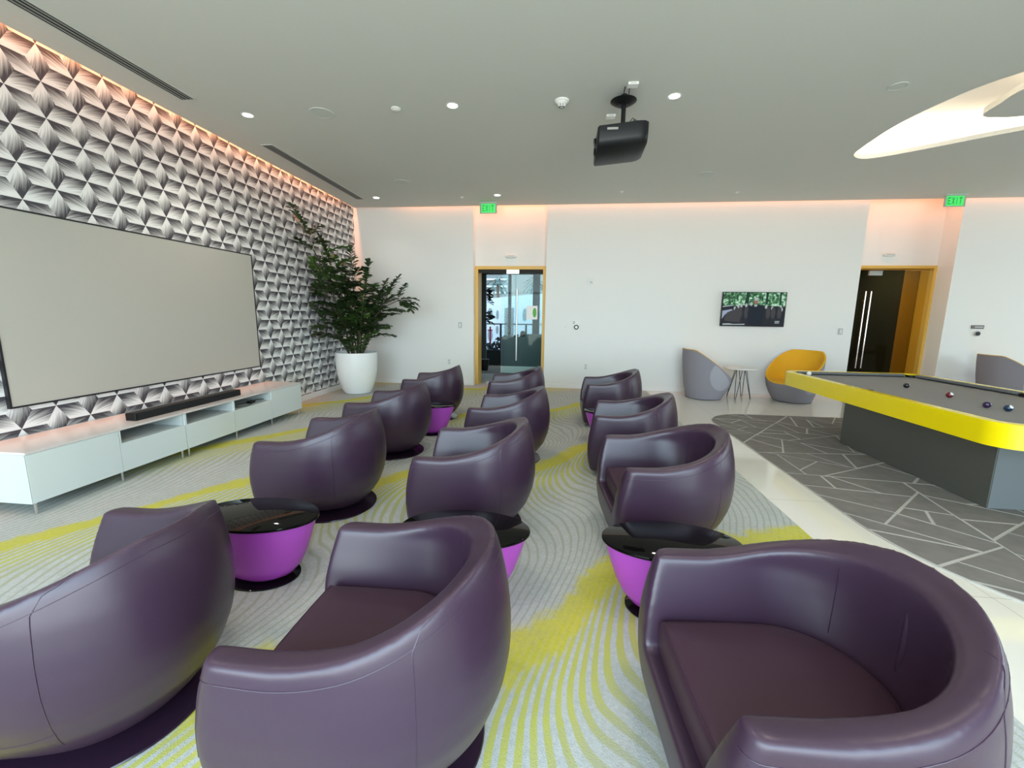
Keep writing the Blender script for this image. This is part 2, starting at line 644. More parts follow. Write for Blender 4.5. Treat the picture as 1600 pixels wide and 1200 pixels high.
# far wall with two shallow door recesses
R1, R2 = 0.17, 0.36
X1a, X1b, X2a, X2b = -1.80, -0.317, 5.51, 7.06
DT = 2.49
wb_ = MB()
for a, b in ((XL-0.2, X1a), (X1b, X2a), (X2b, XR+0.2)):
    wb_.box(a, b, YB, YB+0.62, 0, Z_TOP)
wb_.box(X1a, X1b, YB+R1, YB+0.62, DT, Z_TOP)
wb_.box(X2a, X2b, YB+R2, YB+0.62, DT+0.03, Z_TOP)
struct(wb_.obj('wall_back', M_white))

# left wall: lozenge wallpaper as real faces carrying a tile UV
DX, DZ, Y0, ZN0 = 0.2575, 0.2815, 3.143, 3.2105


def paper_wall(name, axis_pos, a0, a1, z0, z1, m, along='y', a_ref=Y0, z_ref=ZN0, flip=1):
    nodes_ = {}
    k0, k1 = int((a0-a_ref)/DX)-2, int((a1-a_ref)/DX)+2
    j0, j1 = int((z0-z_ref)/DZ)-2, int((z1-z_ref)/DZ)+2
    P = lambda k, j: (a_ref+k*DX, z_ref+j*DZ+(0.5*DZ if k % 2 else 0))
    bm = bmesh.new()
    uvl = bm.loops.layers.uv.new('tile')
    tid = 0
    for k in range(k0, k1):
        for j in range(j0, j1):
            p = Vector(P(k, j))
            up_r = Vector(P(k+1, j if k % 2 == 0 else j+1))
            dn_r = Vector(P(k+1, j-1 if k % 2 == 0 else j))
            dn = Vector(P(k, j-1))
            up = Vector(P(k, j+1))
            # light end first, dark end second; corners = centroids of the two triangles on the edge
            up_rr = None
            for A_, B_, c1, c2 in ((p, dn, (p+dn+dn_r)/3, None), (p, up_r, (p+up_r+up)/3, None), (dn_r, p, (p+dn_r+up_r)/3, None)):
                mid = (A_+B_)/2
                C1 = c1
                C2 = mid*2-c1
                tid += 1
                r = random.randint(0, 40)
                co = [A_, C1, B_, C2]
                uv = [(0, 0.5), (0.5, 0.93), (1, 0.5), (0.5, 0.07)]
                fv = [bm.verts.new((axis_pos, q.x, q.y) if along == 'y' else (q.x, axis_pos, q.y)) for q in co]
                f = bm.faces.new(fv)
                for lp, (uu, v_) in zip(f.loops, uv):
                    lp[uvl].uv = (uu, v_+r)
    ax = Vector((0, 1, 0)) if along == 'y' else Vector((1, 0, 0))
    for co, no in ((ax*a0, -ax), (ax*a1, ax), (Vector((0, 0, z0)), Vector((0, 0, -1))), (Vector((0, 0, z1)), Vector((0, 0, 1)))):
        bmesh.ops.bisect_plane(bm, geom=bm.verts[:]+bm.edges[:]+bm.faces[:], plane_co=co, plane_no=no, clear_outer=True)
    bmesh.ops.remove_doubles(bm, verts=bm.verts[:], dist=1e-5)
    # thickness: give the sheet a body behind it
    me = bpy.data.meshes.new(name)
    bm.to_mesh(me)
    bm.free()
    me.materials.append(m)
    o = bpy.data.objects.new(name, me)
    COL.objects.link(o)
    return o


wl = struct(MB().box(XL-0.25, XL-0.004, YF-0.2, YB+0.1, 0, Z_TOP).obj('wall_left', M_white))
pw = paper_wall('wallpaper', XL, YF, YB, 0.10, Z_TOP, M_paper)
pw.parent = wl
struct(MB().box(XL-0.003, XL+0.012, YF, YB, 0.006, 0.10, bev=0.003).obj('baseboard_left', M_trim))
bb = MB()
for a, b in ((XL+0.012, X1a), (X1b, X2a), (X2b, XR)):
    bb.box(a, b, YB-0.008, YB+0.001, 0.006, 0.09, bev=0.002)
struct(bb.obj('baseboard_back', M_trim))

# window sides behind and right of the camera
wf = MB()
wf.box(XL-0.2, XR+0.2, YF-0.25, YF, 0, 0.08).box(XL-0.2, XR+0.2, YF-0.25, YF, 3.42, Z_TOP)
wf.box(XL-0.2, XL+0.3, YF-0.25, YF, 0, 3.5).box(WX1, XR+0.2, YF-0.25, YF, 0, 3.5)
struct(wf.obj('wall_front', M_white))
mu = MB()
k = XL+0.3
while k < WX1:
    mu.box(k-0.03, k+0.03, YF-0.16, YF-0.04, 0.08, 3.42)
    k += 1.85
mu.box(XL+0.3, WX1, YF-0.14, YF-0.06, 2.5, 2.55)
struct(mu.obj('window_1', M_black))
wr_ = MB()
wr_.box(XR, XR+0.25, YF, YB+0.1, 0, 0.08).box(XR, XR+0.25, YF, YB+0.1, 3.42, Z_TOP)
wr_.box(XR, XR+0.25, 8.0, YB+0.1, 0, 3.5).box(XR, XR+0.25, YF-0.2, -0.5, 0, 3.5)
struct(wr_.obj('wall_right', M_white))
mu = MB()
k = -0.5
while k < 8.1:
    mu.box(XR+0.04, XR+0.16, k-0.03, k+0.03, 0.08, 3.42)
    k += 1.85
struct(mu.obj('window_2', M_black))

# light well: floating panel and LED strips on the ledge
island = [(4.299, 5.318), (4.255, 5.12), (4.197, 4.827), (4.32, 4.45), (4.80, 4.12), (5.5, 3.95), (6.05, 4.10), (6.10, 4.50), (5.75, 4.90), (5.3, 5.20), (4.755, 5.414), (4.50, 5.424), (4.37, 5.40)]
island = [(p.x, p.y) for p in catmull([(a, b, 0) for a, b in island], 6)]
isl = MB().prism(island, H+0.0, H+0.06)
isl.tube([(5.2, 4.7, H+0.06), (5.2, 4.7, H+0.34)], 0.03)
isl.tube([(4.6, 4.9, H+0.06), (4.6, 4.9, H+0.34)], 0.02)
isl = isl.obj('ceiling_panel', M_ceil)
tag(isl, 'grey oval panel floating in the middle of the glowing ceiling light well', 'ceiling panel')
for i, (lx, ly, sx, sy, pw_) in enumerate(((3.45, 5.5, 0.1, 2.2, 10), (4.9, 6.5, 2.4, 0.1, 10), (6.6, 5.9, 0.1, 1.6, 8), (4.2, 3.6, 1.6, 0.1, 10))):
    dirv = Vector((4.8-lx, 5.0-ly, 0.9))
    area('light_well_strip', (lx, ly, H+0.09), sx, sy, pw_, (1.0, 0.80, 0.60), rot=(PI, 0, 0))
area('light_well_strip', (5.2, 4.65, H+0.10), 1.0, 0.5, 10, (1.0, 0.80, 0.60), rot=(PI, 0, 0))

# ------------------------------------------------------------------ carpet and rug
cp = MB().box(XL+0.012, 1.77, YF+0.01, YB-0.008, 0.0, 0.006)
cp.box(X1a+0.002, X1b-0.002, YB-0.008, YB+R1+0.1, 0.0, 0.006)
tag(cp.obj('carpet', M_carpet), 'grey carpet with swirling olive stripes and yellow bands under the purple chairs', 'carpet')

rug_outline = rounded_rect(2.235, 5.7, 1.6, 6.87, 0.62, 10)
# far left corner is tighter, near left corner is broad
def rug_shape():
    pts = []
    pts += [(5.7-0.6+0.6*math.cos(a), 6.87-0.6+0.6*math.sin(a)) for a in [PI/2*i/8 for i in range(9)]]
    pts += [(2.235+0.62+0.62*math.cos(a), 6.87-0.62+0.62*math.sin(a)) for a in [PI/2+PI/2*i/10 for i in range(11)]]
    pts += [(2.235+1.5+1.5*math.cos(a), 3.25+1.5*math.sin(a)) for a in [PI+PI/2*i/16 for i in range(17)]]
    pts += [(5.7-0.6+0.6*math.cos(a), 1.75+0.6+0.6*math.sin(a)) for a in [1.5*PI+PI/2*i/8 for i in range(9)]]
    return pts
rug_outline = rug_shape()
rg = MB().prism(rug_outline, 0.0, 0.008, 1)


def split_poly(poly, p, d):
    n = Vector((-d.y, d.x))
    A_, B_ = [], []
    L = len(poly)
    for i in range(L):
        a, b = poly[i], poly[(i+1) % L]
        sa, sb = (a-p).dot(n), (b-p).dot(n)
        (A_ if sa >= 0 else B_).append(a)
        if sa*sb < 0:
            t = sa/(sa-sb)
            q = a.lerp(b, t)
            A_.append(q)
            B_.append(q)
    return A_, B_


def parea(p):
    return abs(sum(p[i].x*p[(i+1) % len(p)].y-p[(i+1) % len(p)].x*p[i].y for i in range(len(p))))/2


def inset_poly(poly, w):
    # shrink convex polygon: clip by offset edges
    c = sum(poly, Vector((0, 0)))/len(poly)
    out = poly
    L = len(poly)
    for i in range(L):
        a, b = poly[i], poly[(i+1) % L]
        d = b-a
        if d.length < 1e-6:
            continue
        d.normalize()
        n = Vector((-d.y, d.x))
        if (c-a).dot(n) < 0:
            n = -n
            d = -d
        p = a+n*w
        keep, _ = split_poly(out, p, d)
        if len(keep) < 3:
            return None
        out = keep
    return out


rr = random.Random(21)
cells = [[Vector(p) for p in rug_outline]]
done = []
while cells:
    c = cells.pop()
    ar = parea(c)
    if ar < rr.choice((0.10, 0.16, 0.28)):
        done.append(c)
        continue
    cen = sum(c, Vector((0, 0)))/len(c)
    # long axis
    xs = [(p-cen) for p in c]
    cov = np.cov(np.array([[q.x, q.y] for q in xs]).T)
    w_, v_ = np.linalg.eigh(cov)
    ax = Vector((v_[0, 0], v_[1, 0]))
    ang = math.atan2(ax.y, ax.x)+rr.uniform(-0.85, 0.85)
    p = cen+Vector((rr.uniform(-.12, .12), rr.uniform(-.12, .12)))
    a, b = split_poly(c, p, Vector((math.cos(ang), math.sin(ang))))
    if len(a) < 3 or len(b) < 3 or min(parea(a), parea(b)) < 0.02:
        done.append(c)
        continue
    cells += [a, b]
for c in done:
    q = inset_poly(c, rr.choice((0.007, 0.010, 0.014)))
    if q:
        ctr = sum(q, Vector((0, 0)))/len(q)
        sgn = sum(q[i].x*q[(i+1) % len(q)].y-q[(i+1) % len(q)].x*q[i].y for i in range(len(q)))
        if sgn < 0:
            q = q[::-1]
        rg.prism([(v.x, v.y) for v in q], 0.008, 0.0095, 0)
tag(rg.obj('rug', [M_rug, M_rugline]), 'dark grey rug with pale cracked line pattern under the pool table', 'rug')

# ------------------------------------------------------------------ swivel tub chair
def plan_outer(t):
    """closed D outline, t in 0..1, starts at the front left arm corner, goes round the back"""
    # back arc from -90 to 90 deg, then arms forward, then flat front
    a, b, xf = 0.42, 0.40, -0.40
    return a, b, xf


def d_outline(a, b, xf, bf, n_arc=40, n_side=10, n_front=10, cr=0.0, bow=0.0):
    """closed D loop: back half ellipse (a,b), sides running forward to x=xf at half width bf"""
    side = []
    if cr:
        for i in range(5):
            t = PI/2*i/5
            side.append((xf+cr-cr*math.cos(t), bf-cr+cr*math.sin(t)))
    for i in range(n_side+1):
        u = i/n_side
        x = (xf+cr)*(1-u)
        side.append((x, bf+(b-bf)*math.sin(u*PI/2)))
    pts = [(x, -y) for x, y in side]
    for i in range(1, n_arc):
        t = -PI/2+PI*i/n_arc
        pts.append((a*math.cos(t), b*math.sin(t)))
    pts += [(x, y) for x, y in reversed(side)]
    w = side[0][1]
    for i in range(1, n_front):
        u = i/n_front
        pts.append((xf-bow*(1-(2*u-1)**2), w*(1-2*u)))
    return pts


def sm(x, a, b):
    t = max(0, min(1, (x-a)/(b-a)))
    return t*t*(3-2*t)


ARM_Z, BACK_Z = 0.608, 0.785


def rim(x):
    t = max(0, min(1, (x+0.22)/0.62))
    return ARM_Z+(BACK_Z-ARM_Z)*(0.75*t*t+0.25*sm(t, 0, 1))


def prof(z):
    # horizontal scale of the shell by height
    P_ = [(0.06, 0.60), (0.12, 0.74), (0.20, 0.875), (0.30, 0.965), (0.40, 1.0), (0.50, 1.0), (0.60, 0.975), (0.70, 0.925), (0.78, 0.86)]
    for (z0, s0), (z1, s1) in zip(P_, P_[1:]):
        if z <= z1:
            t = (z-z0)/(z1-z0)
            return s0+(s1-s0)*max(0, t)
    return P_[-1][1]


BF = 0.402


def front_x(z):
    P_ = [(0.06, 0.375), (0.12, 0.390), (0.20, 0.403), (0.30, 0.405), (0.40, 0.398), (0.50, 0.380), (0.60, 0.354), (0.80, 0.31)]
    for (z0, a), (z1, b) in zip(P_, P_[1:]):
        if z <= z1:
            return a+(b-a)*max(0, (z-z0)/(z1-z0))
    return 0.27


def shell_pt(x, y, z, k=1.0):
    s = prof(z)
    kk = 0.42+0.58*sm(x, -0.40, 0.12)
    sy = 1-(1-s)*kk
    xx = x*s if x >= 0 else x/0.40*front_x(z)
    return (xx*k, y*sy*k, z)


def chair_shell():
    base = d_outline(0.42, 0.41, -0.40, BF, cr=0.05)
    rings = []
    NL = 26
    for i in range(NL+1):
        v = i/NL
        ring = []
        for x, y in base:
            z = 0.06+v*(rim(x)-0.06)
            s = prof(z)
            ring.append(shell_pt(x, y, z))
        rings.append(ring)
    top = rings[-1]
    for k in (0.85, 0.6, 0.3):
        rings.append([(x*k, y*k, rim(x*k)) for x, y, z in top])
    me1 = MB().rings(rings).mesh('shell_tmp', M_leather)
    cav = []
    for z, a, b, bf in ((0.275, 0.235, 0.252, 0.245), (0.36, 0.250, 0.262, 0.258), (0.44, 0.272, 0.275, 0.272), (0.52, 0.283, 0.297, 0.292), (0.60, 0.285, 0.316, 0.314), (0.70, 0.280, 0.308, 0.315), (0.79, 0.272, 0.300, 0.305), (1.0, 0.272, 0.300, 0.305)):
        cav.append([(x, y, z) for x, y in d_outline(a, b, -0.7, bf)])
    me2 = MB().rings(cav).mesh('cavity_tmp', M_leather)
    o1 = bpy.data.objects.new('t1', me1)
    o2 = bpy.data.objects.new('t2', me2)
    for me in (me1, me2):
        bm = bmesh.new()
        bm.from_mesh(me)
        bmesh.ops.recalc_face_normals(bm, faces=bm.faces[:])
        bm.to_mesh(me)
        bm.free()
    COL.objects.link(o1)
    COL.objects.link(o2)
    b = o1.modifiers.new('b', 'BOOLEAN')
    b.operation = 'DIFFERENCE'
    b.solver = 'EXACT'
    b.object = o2
    r = o1.modifiers.new('r', 'REMESH')
    r.mode = 'VOXEL'
    r.voxel_size = 0.0072
    r.use_smooth_shade = True
    s_ = o1.modifiers.new('s', 'SMOOTH')
    s_.factor = 0.5
    s_.iterations = 55
    bpy.context.view_layer.update()
    dg = bpy.context.evaluated_depsgraph_get()
    me = bpy.data.meshes.new_from_object(o1.evaluated_get(dg))
    bpy.data.objects.remove(o1)
    bpy.data.objects.remove(o2)
    me.name = 'shell'
    me.materials.clear()
    me.materials.append(M_leather)
    for p in me.polygons:
        p.use_smooth = True
        p.material_index = 0
    return me


def chair_proto():
    t = thing('swivel_tub_chair', 'x', 'armchair')
    me = chair_shell()
    sh = bpy.data.objects.new('shell', me)
    COL.objects.link(sh)
    sh.parent = t
    bm = bmesh.new()
    bm.from_mesh(me)
    bvh = BVHTree.FromBMesh(bm)

    def project(p, off=0.0006):
        co, no, _, _ = bvh.find_nearest(Vector(p))
        return co+no*off

    # piping: up the front of one arm, round the rim, down the other
    pl = d_outline(0.42, 0.41, -0.40, BF, cr=0.05)
    pl = pl[:len(pl)-9]
    path = []
    for zz in np.linspace(0.30, ARM_Z-0.07, 8):
        q = shell_pt(-0.39, -BF+0.01, zz)
        path.append((q[0], q[1], zz))
    for x, y in pl:
        z = rim(x)-0.052
        path.append(shell_pt(x, y, z, 1.02))
    for zz in np.linspace(ARM_Z-0.07, 0.30, 8):
        q = shell_pt(-0.39, BF-0.01, zz)
        path.append((q[0], q[1], zz))
    pp = [project(p) for p in path]
    pi_ = MB()
    pi_.tube(pp, 0.0012, 5)
    pi_.obj('piping', M_leather, t)
    # vertical seams across the rim on both sides, lower seam round the flanks
    for sd in (-1, 1):
        x0 = 0.25
        path = []
        for zz in np.linspace(0.15, 0.66, 22):
            path.append((x0*prof(zz), sd*0.41*prof(zz), zz))
        for yy in np.linspace(0.36, 0.24, 8):
            path.append((x0, sd*yy, 0.72))
        for zz in np.linspace(0.66, 0.42, 12):
            path.append((0.22, sd*0.20, zz))
        pts = [project(p, 0.0003) for p in path]
        MB().tube(pts, 0.0016, 4).obj('seam', M_leather, t)
        path = []
        for x in np.linspace(-0.37, 0.25, 20):
            zz = 0.215+0.02*(x+0.37)
            path.append(shell_pt(x, sd*0.40, zz))
        MB().tube([project(p, 0.0003) for p in path], 0.0012, 4).obj('seam', M_leather, t)
    # dart in the middle of the inner back
    dt_ = MB()
    path = [project((0.22, 0.03*(z-0.5), z), -0.006) for z in np.linspace(0.44, 0.66, 14)]
    dt_.tube(path, [0.003, .006, .009, .011, .012, .0125, .0125, .012, .0115, .0105, .0095, .008, .006, .003], 12)
    dt_.obj('back_dart', M_leather, t)
    bm.free()
    # seat cushion
    cu = []
    def cring(inset, z, crown=0.0):
        a, b, bf = 0.250-inset, 0.252-inset, 0.240-inset
        return [(x, y, z) for x, y in d_outline(a, b, -0.355+inset, bf, bow=0.006)]
    for ins, z in ((0.03, 0.268), (0.008, 0.274), (0.0, 0.29), (0.0, 0.375), (0.004, 0.392), (0.014, 0.403), (0.03, 0.409), (0.08, 0.416), (0.16, 0.421)):
        cu.append(cring(ins, z))
    MB().rings(cu).obj('seat_cushion', M_seat, t)
    # cushion welt
    w = MB()
    lp = [Vector(p) for p in cring(0.008, 0.398)]
    w.tube(lp+[lp[0]], 0.0018, 5)
    w.obj('cushion_welt', M_seat, t)
    MB().lathe([(0.0, 0), (0.325, 0.0), (0.33, 0.004), (0.327, 0.010), (0.10, 0.022), (0.07, 0.03), (0.055, 0.05), (0.05, 0.10)], 56, (0, 0, 0.006)).obj('swivel_base', M_base, t)
    return t


CH = [
    # x, y, rot, label
    ('A1', -1.66, 1.25, 0.0, 'plum tub chair at the near left, cut by the left edge of the photo', None),
    ('A2', -1.745, 3.00, 0.0, 'plum tub chair just beyond the near left elliptical side table, nearest the screen', None),
    ('A3', -1.785, 4.34, 0.0, 'plum tub chair third back from the camera in the left row', None),
    ('A4', -1.79, 5.95, 0.0, 'farthest plum tub chair of the left row, before the white wall', None),
    ('B1', -0.555, 1.26, 0.0, 'large plum tub chair at the bottom centre of the photo', None),
    ('B2', -0.565, 2.86, 0.03, 'plum tub chair in the middle row just behind the nearest middle chair', None),
    ('B3', -0.50, 4.31, -0.05, 'plum tub chair third back in the middle row, in front of the last one', None),
    ('B4', -0.61, 6.02, 0.06, 'farthest plum tub chair of the middle row, before the glass door', None),
    ('C1', 0.765, 1.24, 0.06, 'large plum tub chair at the bottom right corner with its seat in full view', None),
    ('C2', 0.74, 2.86, 0.08, 'plum tub chair second back in the right row, behind the black topped table', None),
    ('C3', 0.725, 4.16, -0.12, 'plum tub chair third back in the right row, along the carpet edge', None),
    ('C4', 0.73, 6.00, 0.0, 'farthest plum tub chair of the right row, nearest the grey yellow armchair', None),
]
proto = chair_proto()
for i, (_, x, y, rz, lab, _g) in enumerate(CH):
    c = proto if i == 0 else copy_tree(proto)
    c.location = (x, y, 0)
    c.rotation_euler = (0, 0, rz)
    tag(c, lab, 'armchair', 'plum swivel tub chairs in three rows')


# ------------------------------------------------------------------ purple side tables
def table_proto():
    t = thing('side_table', 'x', 'side table')
    # bullet shaped elliptical bowl
    prof_ = [(0.30, 0.018), (0.40, 0.020), (0.55, 0.045), (0.68, 0.095), (0.79, 0.165), (0.88, 0.25), (0.945, 0.32), (0.975, 0.366), (0.96, 0.367)]
    rings = []
    for r, z in prof_:
        rings.append([(0.335*r*math.cos(a), 0.195*(r**0.9)*math.sin(a), z) for a in [2*PI*k/56 for k in range(56)]])
    MB().rings(rings).obj('bowl_body', M_purple, t)
    def ell(a, b, z):
        return [(a*math.cos(q), b*math.sin(q), z) for q in [2*PI*k/64 for k in range(64)]]
    MB().rings([ell(0.336, 0.194, 0.367), ell(0.345, 0.202, 0.370), ell(0.347, 0.204, 0.376), ell(0.345, 0.202, 0.383), ell(0.340, 0.198, 0.385)]).obj('glass_top', M_glassblack, t)
    MB().rings([ell(0.205, 0.15, 0.006), ell(0.21, 0.155, 0.009), ell(0.21, 0.155, 0.015), ell(0.205, 0.15, 0.018)]).obj('foot_plate', M_glassblack, t)
    return t


TB = [
    (-1.655, 2.07, 'purple side table with black glass top between the two near left chairs'),
    (-0.47, 2.07, 'purple side table half hidden behind the big bottom centre chair'),
    (0.59, 2.08, 'purple side table with black top behind the big bottom right chair'),
    (-1.62, 5.10, 'small looking purple side table between the two farthest left row chairs'),
    (0.66, 5.08, 'purple side table peeping out between the two farthest right row chairs'),
]
tp = table_proto()
for i, (x, y, lab) in enumerate(TB):
    c = tp if i == 0 else copy_tree(tp)
    c.location = (x, y, 0)
    tag(c, lab, 'side table', 'purple side tables between the chairs')

# ------------------------------------------------------------------ projection screen
SX = XL+0.028
sc = thing('projection_screen', 'large blank grey projection screen with thin black frame on the patterned wall', 'projection screen', (SX, 4.24, 0.716))
y0, y1, z0, z1 = 2.816-4.24, 5.671-4.24, 0.0, 1.561
MB().box(-0.02, 0.0, y0+0.012, y1-0.012, z0+0.012, z1-0.012).obj('screen_fabric', M_screen, sc)
fr = MB()
for a in ((y0, y1, z0, z0+0.014), (y0, y1, z1-0.014, z1), (y0, y0+0.014, z0+0.014, z1-0.014), (y1-0.014, y1, z0+0.014, z1-0.014)):
    fr.box(-0.026, 0.004, a[0], a[1], a[2], a[3])
fr.obj('screen_frame', M_frame, sc)

# ------------------------------------------------------------------ media cabinets
CX0, CX1, CZ0, CZ1 = -4.29, -3.765, 0.098, 0.485


def cabinet(y0, mods, label, kinds):
    t = thing('media_cabinet', label, 'cabinet', (CX1, y0, 0))
    n = len(kinds)
    mw = 0.654
    L = mw*n
    D = CX1-CX0
    body = MB()
    zt = CZ1-0.018
    body.box(-D, -0.018, 0.0, L, CZ0, CZ0+0.016)
    body.box(-D, -D+0.01, 0.0, L, CZ0+0.016, zt)
    for i in range(n+1):
        yy = min(max(i*mw-0.008, 0.0), L-0.016)
        body.box(-D+0.01, -0.018, yy, yy+0.016, CZ0+0.016, zt)
    for i, k in enumerate(kinds):
        if k == 's':
            body.box(-D+0.01, -0.02, i*mw+0.01, (i+1)*mw-0.01, 0.340, 0.352)
    body.obj('body', M_cabin, t)
    MB().box(-D-0.005, 0.002, 0.0, L, zt, CZ1, bev=0.0015).obj('top_panel', M_cabtop, t)
    for i, k in enumerate(kinds):
        a, b = i*mw+0.002, (i+1)*mw-0.002
        if k == 'd':
            MB().box(-0.017, 0.0, a, b, CZ0+0.001, zt-0.002, bev=0.001).obj('door', M_cab, t)
        else:
            MB().box(-0.017, 0.0, a, b, CZ0+0.001, 0.352, bev=0.001).obj('drawer', M_cab, t)
            MB().box(-0.06, -0.001, a, a+0.014, 0.353, zt-0.001).obj('front_edge', M_cab, t)
    MB().box(-D, -0.001, -0.004, -0.0005, CZ0, zt-0.001).obj('side_panel', M_cabin, t)  # same lacquer as the doors, darkened in colour against the strong window light
    for yy in ([0.035, L-0.035] if n == 2 else [0.035, 0.70, 1.33, L-0.04]) + ([0.665] if n == 2 else []):
        for xx in (-0.035, -D+0.05):
            MB().lathe([(0.010, 0.006), (0.010, CZ0)], 14, (xx, yy, 0)).obj('leg', M_steel, t)
    return t


cabinet(2.505, 2, 'nearer white low media cabinet under the left part of the screen', 'ds')
cabinet(2.505+1.315, 3, 'farther white low media cabinet with a cable in its open shelf', 'ssd')

sb = thing('soundbar', 'long black soundbar lying on the white media cabinets', 'soundbar', (-3.93, 4.08, CZ1))
MB().box(-0.055, 0.055, -0.66, 0.66, 0.0, 0.072, bev=0.008).obj('housing', M_black, sb)
MB().box(0.053, 0.058, -0.64, 0.64, 0.008, 0.064).obj('grille', M_blackmat, sb)

# adapter cable in the shelf
cb = thing('power_cable', 'black power cable looped on the open shelf of the white cabinet', 'cable', (-3.90, 4.80, 0.352))
pts = [(0.03+0.06*math.cos(t)*1.1, -0.05+0.14*math.sin(t), 0.006+0.004*math.sin(3*t)) for t in [i*0.3 for i in range(24)]]
MB().tube(pts, 0.004, 6).obj('cord', M_black, cb)
MB().box(-0.01, 0.05, 0.06, 0.14, 0.0, 0.03, bev=0.004).obj('plug', M_black, cb)
MB().tube([(0.02, 0.14, 0.02), (0.03, 0.20, 0.03), (0.04, 0.27, 0.02), (0.045, 0.30, 0.012)], 0.005, 6).obj('cord', M_black, cb)

# ------------------------------------------------------------------ potted plant
PX, PY = -3.79, 7.60
pl = thing('potted_plant', 'tall dark green fishtail palm in a white round planter in the far left corner', 'potted plant', (PX, PY, 0.006))
MB().lathe([(0.0, 0.0), (0.20, 0.0), (0.235, 0.01), (0.285, 0.10), (0.330, 0.24), (0.360, 0.40), (0.374, 0.56), (0.378, 0.70), (0.378, 0.765), (0.372, 0.772), (0.352, 0.772), (0.348, 0.765), (0.345, 0.68), (0.0, 0.68)], 64, cap=False).obj('pot', M_pot, pl)
MB().lathe([(0.0, 0.725), (0.2, 0.73), (0.344, 0.715), (0.344, 0.69)], 32, cap=False).obj('soil', M_soil, pl)
pr = random.Random(5)
leafA, leafB = MB(), MB()


def leaflet(mb, base, d, up_, L, w):
    """jagged wedge shaped fishtail leaflet, slightly folded"""
    d = d.normalized()
    side = d.cross(up_)
    if side.length < 1e-4:
        side = d.orthogonal()
    side.normalize()
    nrm = side.cross(d).normalized()
    P_ = lambda u, v, h=0: base+d*(L*u)+side*(w*v)+nrm*(w*h)-Vector((0, 0, 1))*(L*0.18*u*u)
    pr_ = [(0, 0.0, 0), (0.35, -0.28, 0.10), (0.72, -0.50, 0.12), (0.95, -0.34, 0.08), (0.88, -0.12, 0.02), (1.08, 0.02, 0.0), (0.90, 0.18, 0.03), (0.98, 0.42, 0.10), (0.70, 0.50, 0.12), (0.35, 0.28, 0.10)]
    vs = [P_(*q) for q in pr_] + [P_(0.45, 0, -0.06), P_(0.8, 0, -0.04)]
    fs = [(0, 1, 10), (0, 10, 9), (1, 2, 11, 10), (10, 11, 8, 9), (2, 3, 4, 11), (4, 5, 6, 11), (11, 6, 7, 8)]
    mb.add(vs, fs)


def frond(stem_mb, p0, d, L, lf, n=8, ls=0.15):
    d = d.normalized()
    pts = []
    p = Vector(p0)
    dd = d.copy()
    for i in range(9):
        pts.append(p.copy())
        p = p+dd*(L/8)
        dd = (dd+Vector((0, 0, -0.085))).normalized()
    pts = [keep_in(q) for q in pts]
    stem_mb.tube(pts, [0.006-0.0005*i for i in range(9)], 5)
    side = d.cross(Vector((0, 0, 1)))
    if side.length < 0.1:
        side = Vector((1, 0, 0))
    side.normalize()
    for i in range(n):
        u = 0.22+0.78*i/(n-1)
        k = min(7, int(u*8))
        q = pts[k].lerp(pts[k+1], u*8-k)
        tdir = (pts[k+1]-pts[k]).normalized()
        for s_ in (-1, 1):
            dv = (tdir*0.8+side*s_*pr.uniform(0.6, 1.0)+Vector((0, 0, pr.uniform(-0.25, 0.35))))
            Lf = ls*pr.uniform(0.7, 1.15)*(1.0-0.25*abs(u-0.5))
            leaflet(lf, q, dv, Vector((0, 0, 1))+Vector((pr.uniform(-.4, .4), pr.uniform(-.4, .4), 0)), Lf, Lf*pr.uniform(0.50, 0.72))
    leaflet(lf, pts[-1], (pts[-1]-pts[-2]), Vector((0, 0, 1)), ls, ls*0.6)


def keep_in(q):
    # world limits: patterned wall and far wall (plant local coordinates)
    q = q.copy()
    q.x = max(q.x, XL+0.10-PX)
    q.y = min(q.y, YB-0.10-PY)
    return q


# canes: base offset, tip point (local), bend
canes = [
    ((-0.05, -0.05), (-0.32, -0.85, 2.72), 8), ((0.02, 0.02), (-0.28, -0.25, 2.35), 8), ((0.06, -0.04), (-0.05, 0.10, 2.20), 8),
    ((0.05, 0.06), (0.22, 0.05, 1.95), 7), ((0.10, 0.00), (0.62, 0.00, 1.75), 7), ((-0.08, 0.04), (-0.30, 0.30, 1.95), 6),
    ((0.0, -0.09), (-0.22, -0.55, 1.80), 6), ((-0.09, -0.07), (-0.30, -0.42, 1.25), 5), ((0.09, 0.07), (0.30, 0.40, 1.70), 6), ((0.08, -0.08), (0.28, -0.28, 1.50), 5),
]
for (bx_, by_), tip, nf in canes:
    b0 = Vector((bx_, by_, 0.70))
    tipv = Vector(tip)
    mid = b0.lerp(tipv, 0.5)
    mid = Vector((b0.x+(mid.x-b0.x)*0.6, b0.y+(mid.y-b0.y)*0.6, mid.z))
    path = []
    for i in range(13):
        t = i/12
        path.append(keep_in(b0*(1-t)**2+mid*2*t*(1-t)+tipv*t*t))
    cm = MB()
    cm.tube(path, [0.017-0.0010*i for i in range(13)], 7)
    nf = int(nf*1.9)
    for k in range(nf):
        t = 0.26+0.74*(k+0.5)/nf
        i = min(11, int(t*12))
        q = path[i].lerp(path[i+1], t*12-i)
        az = k*2.4+pr.uniform(-.5, .5)
        out = Vector((math.cos(az), math.sin(az), pr.uniform(0.15, 0.9)))+(tipv-b0).normalized()*0.5
        out.x += 0.25 if q.x < -0.2 else 0
        frond(cm, q, out, pr.uniform(0.30, 0.46), leafA if pr.random() < 0.72 else leafB, n=8, ls=0.16)
    frond(cm, path[-1], (path[-1]-path[-3])+Vector((0, 0, 0.1)), 0.42, leafA, n=8, ls=0.15)
    cm.obj('stem', M_stem, pl)
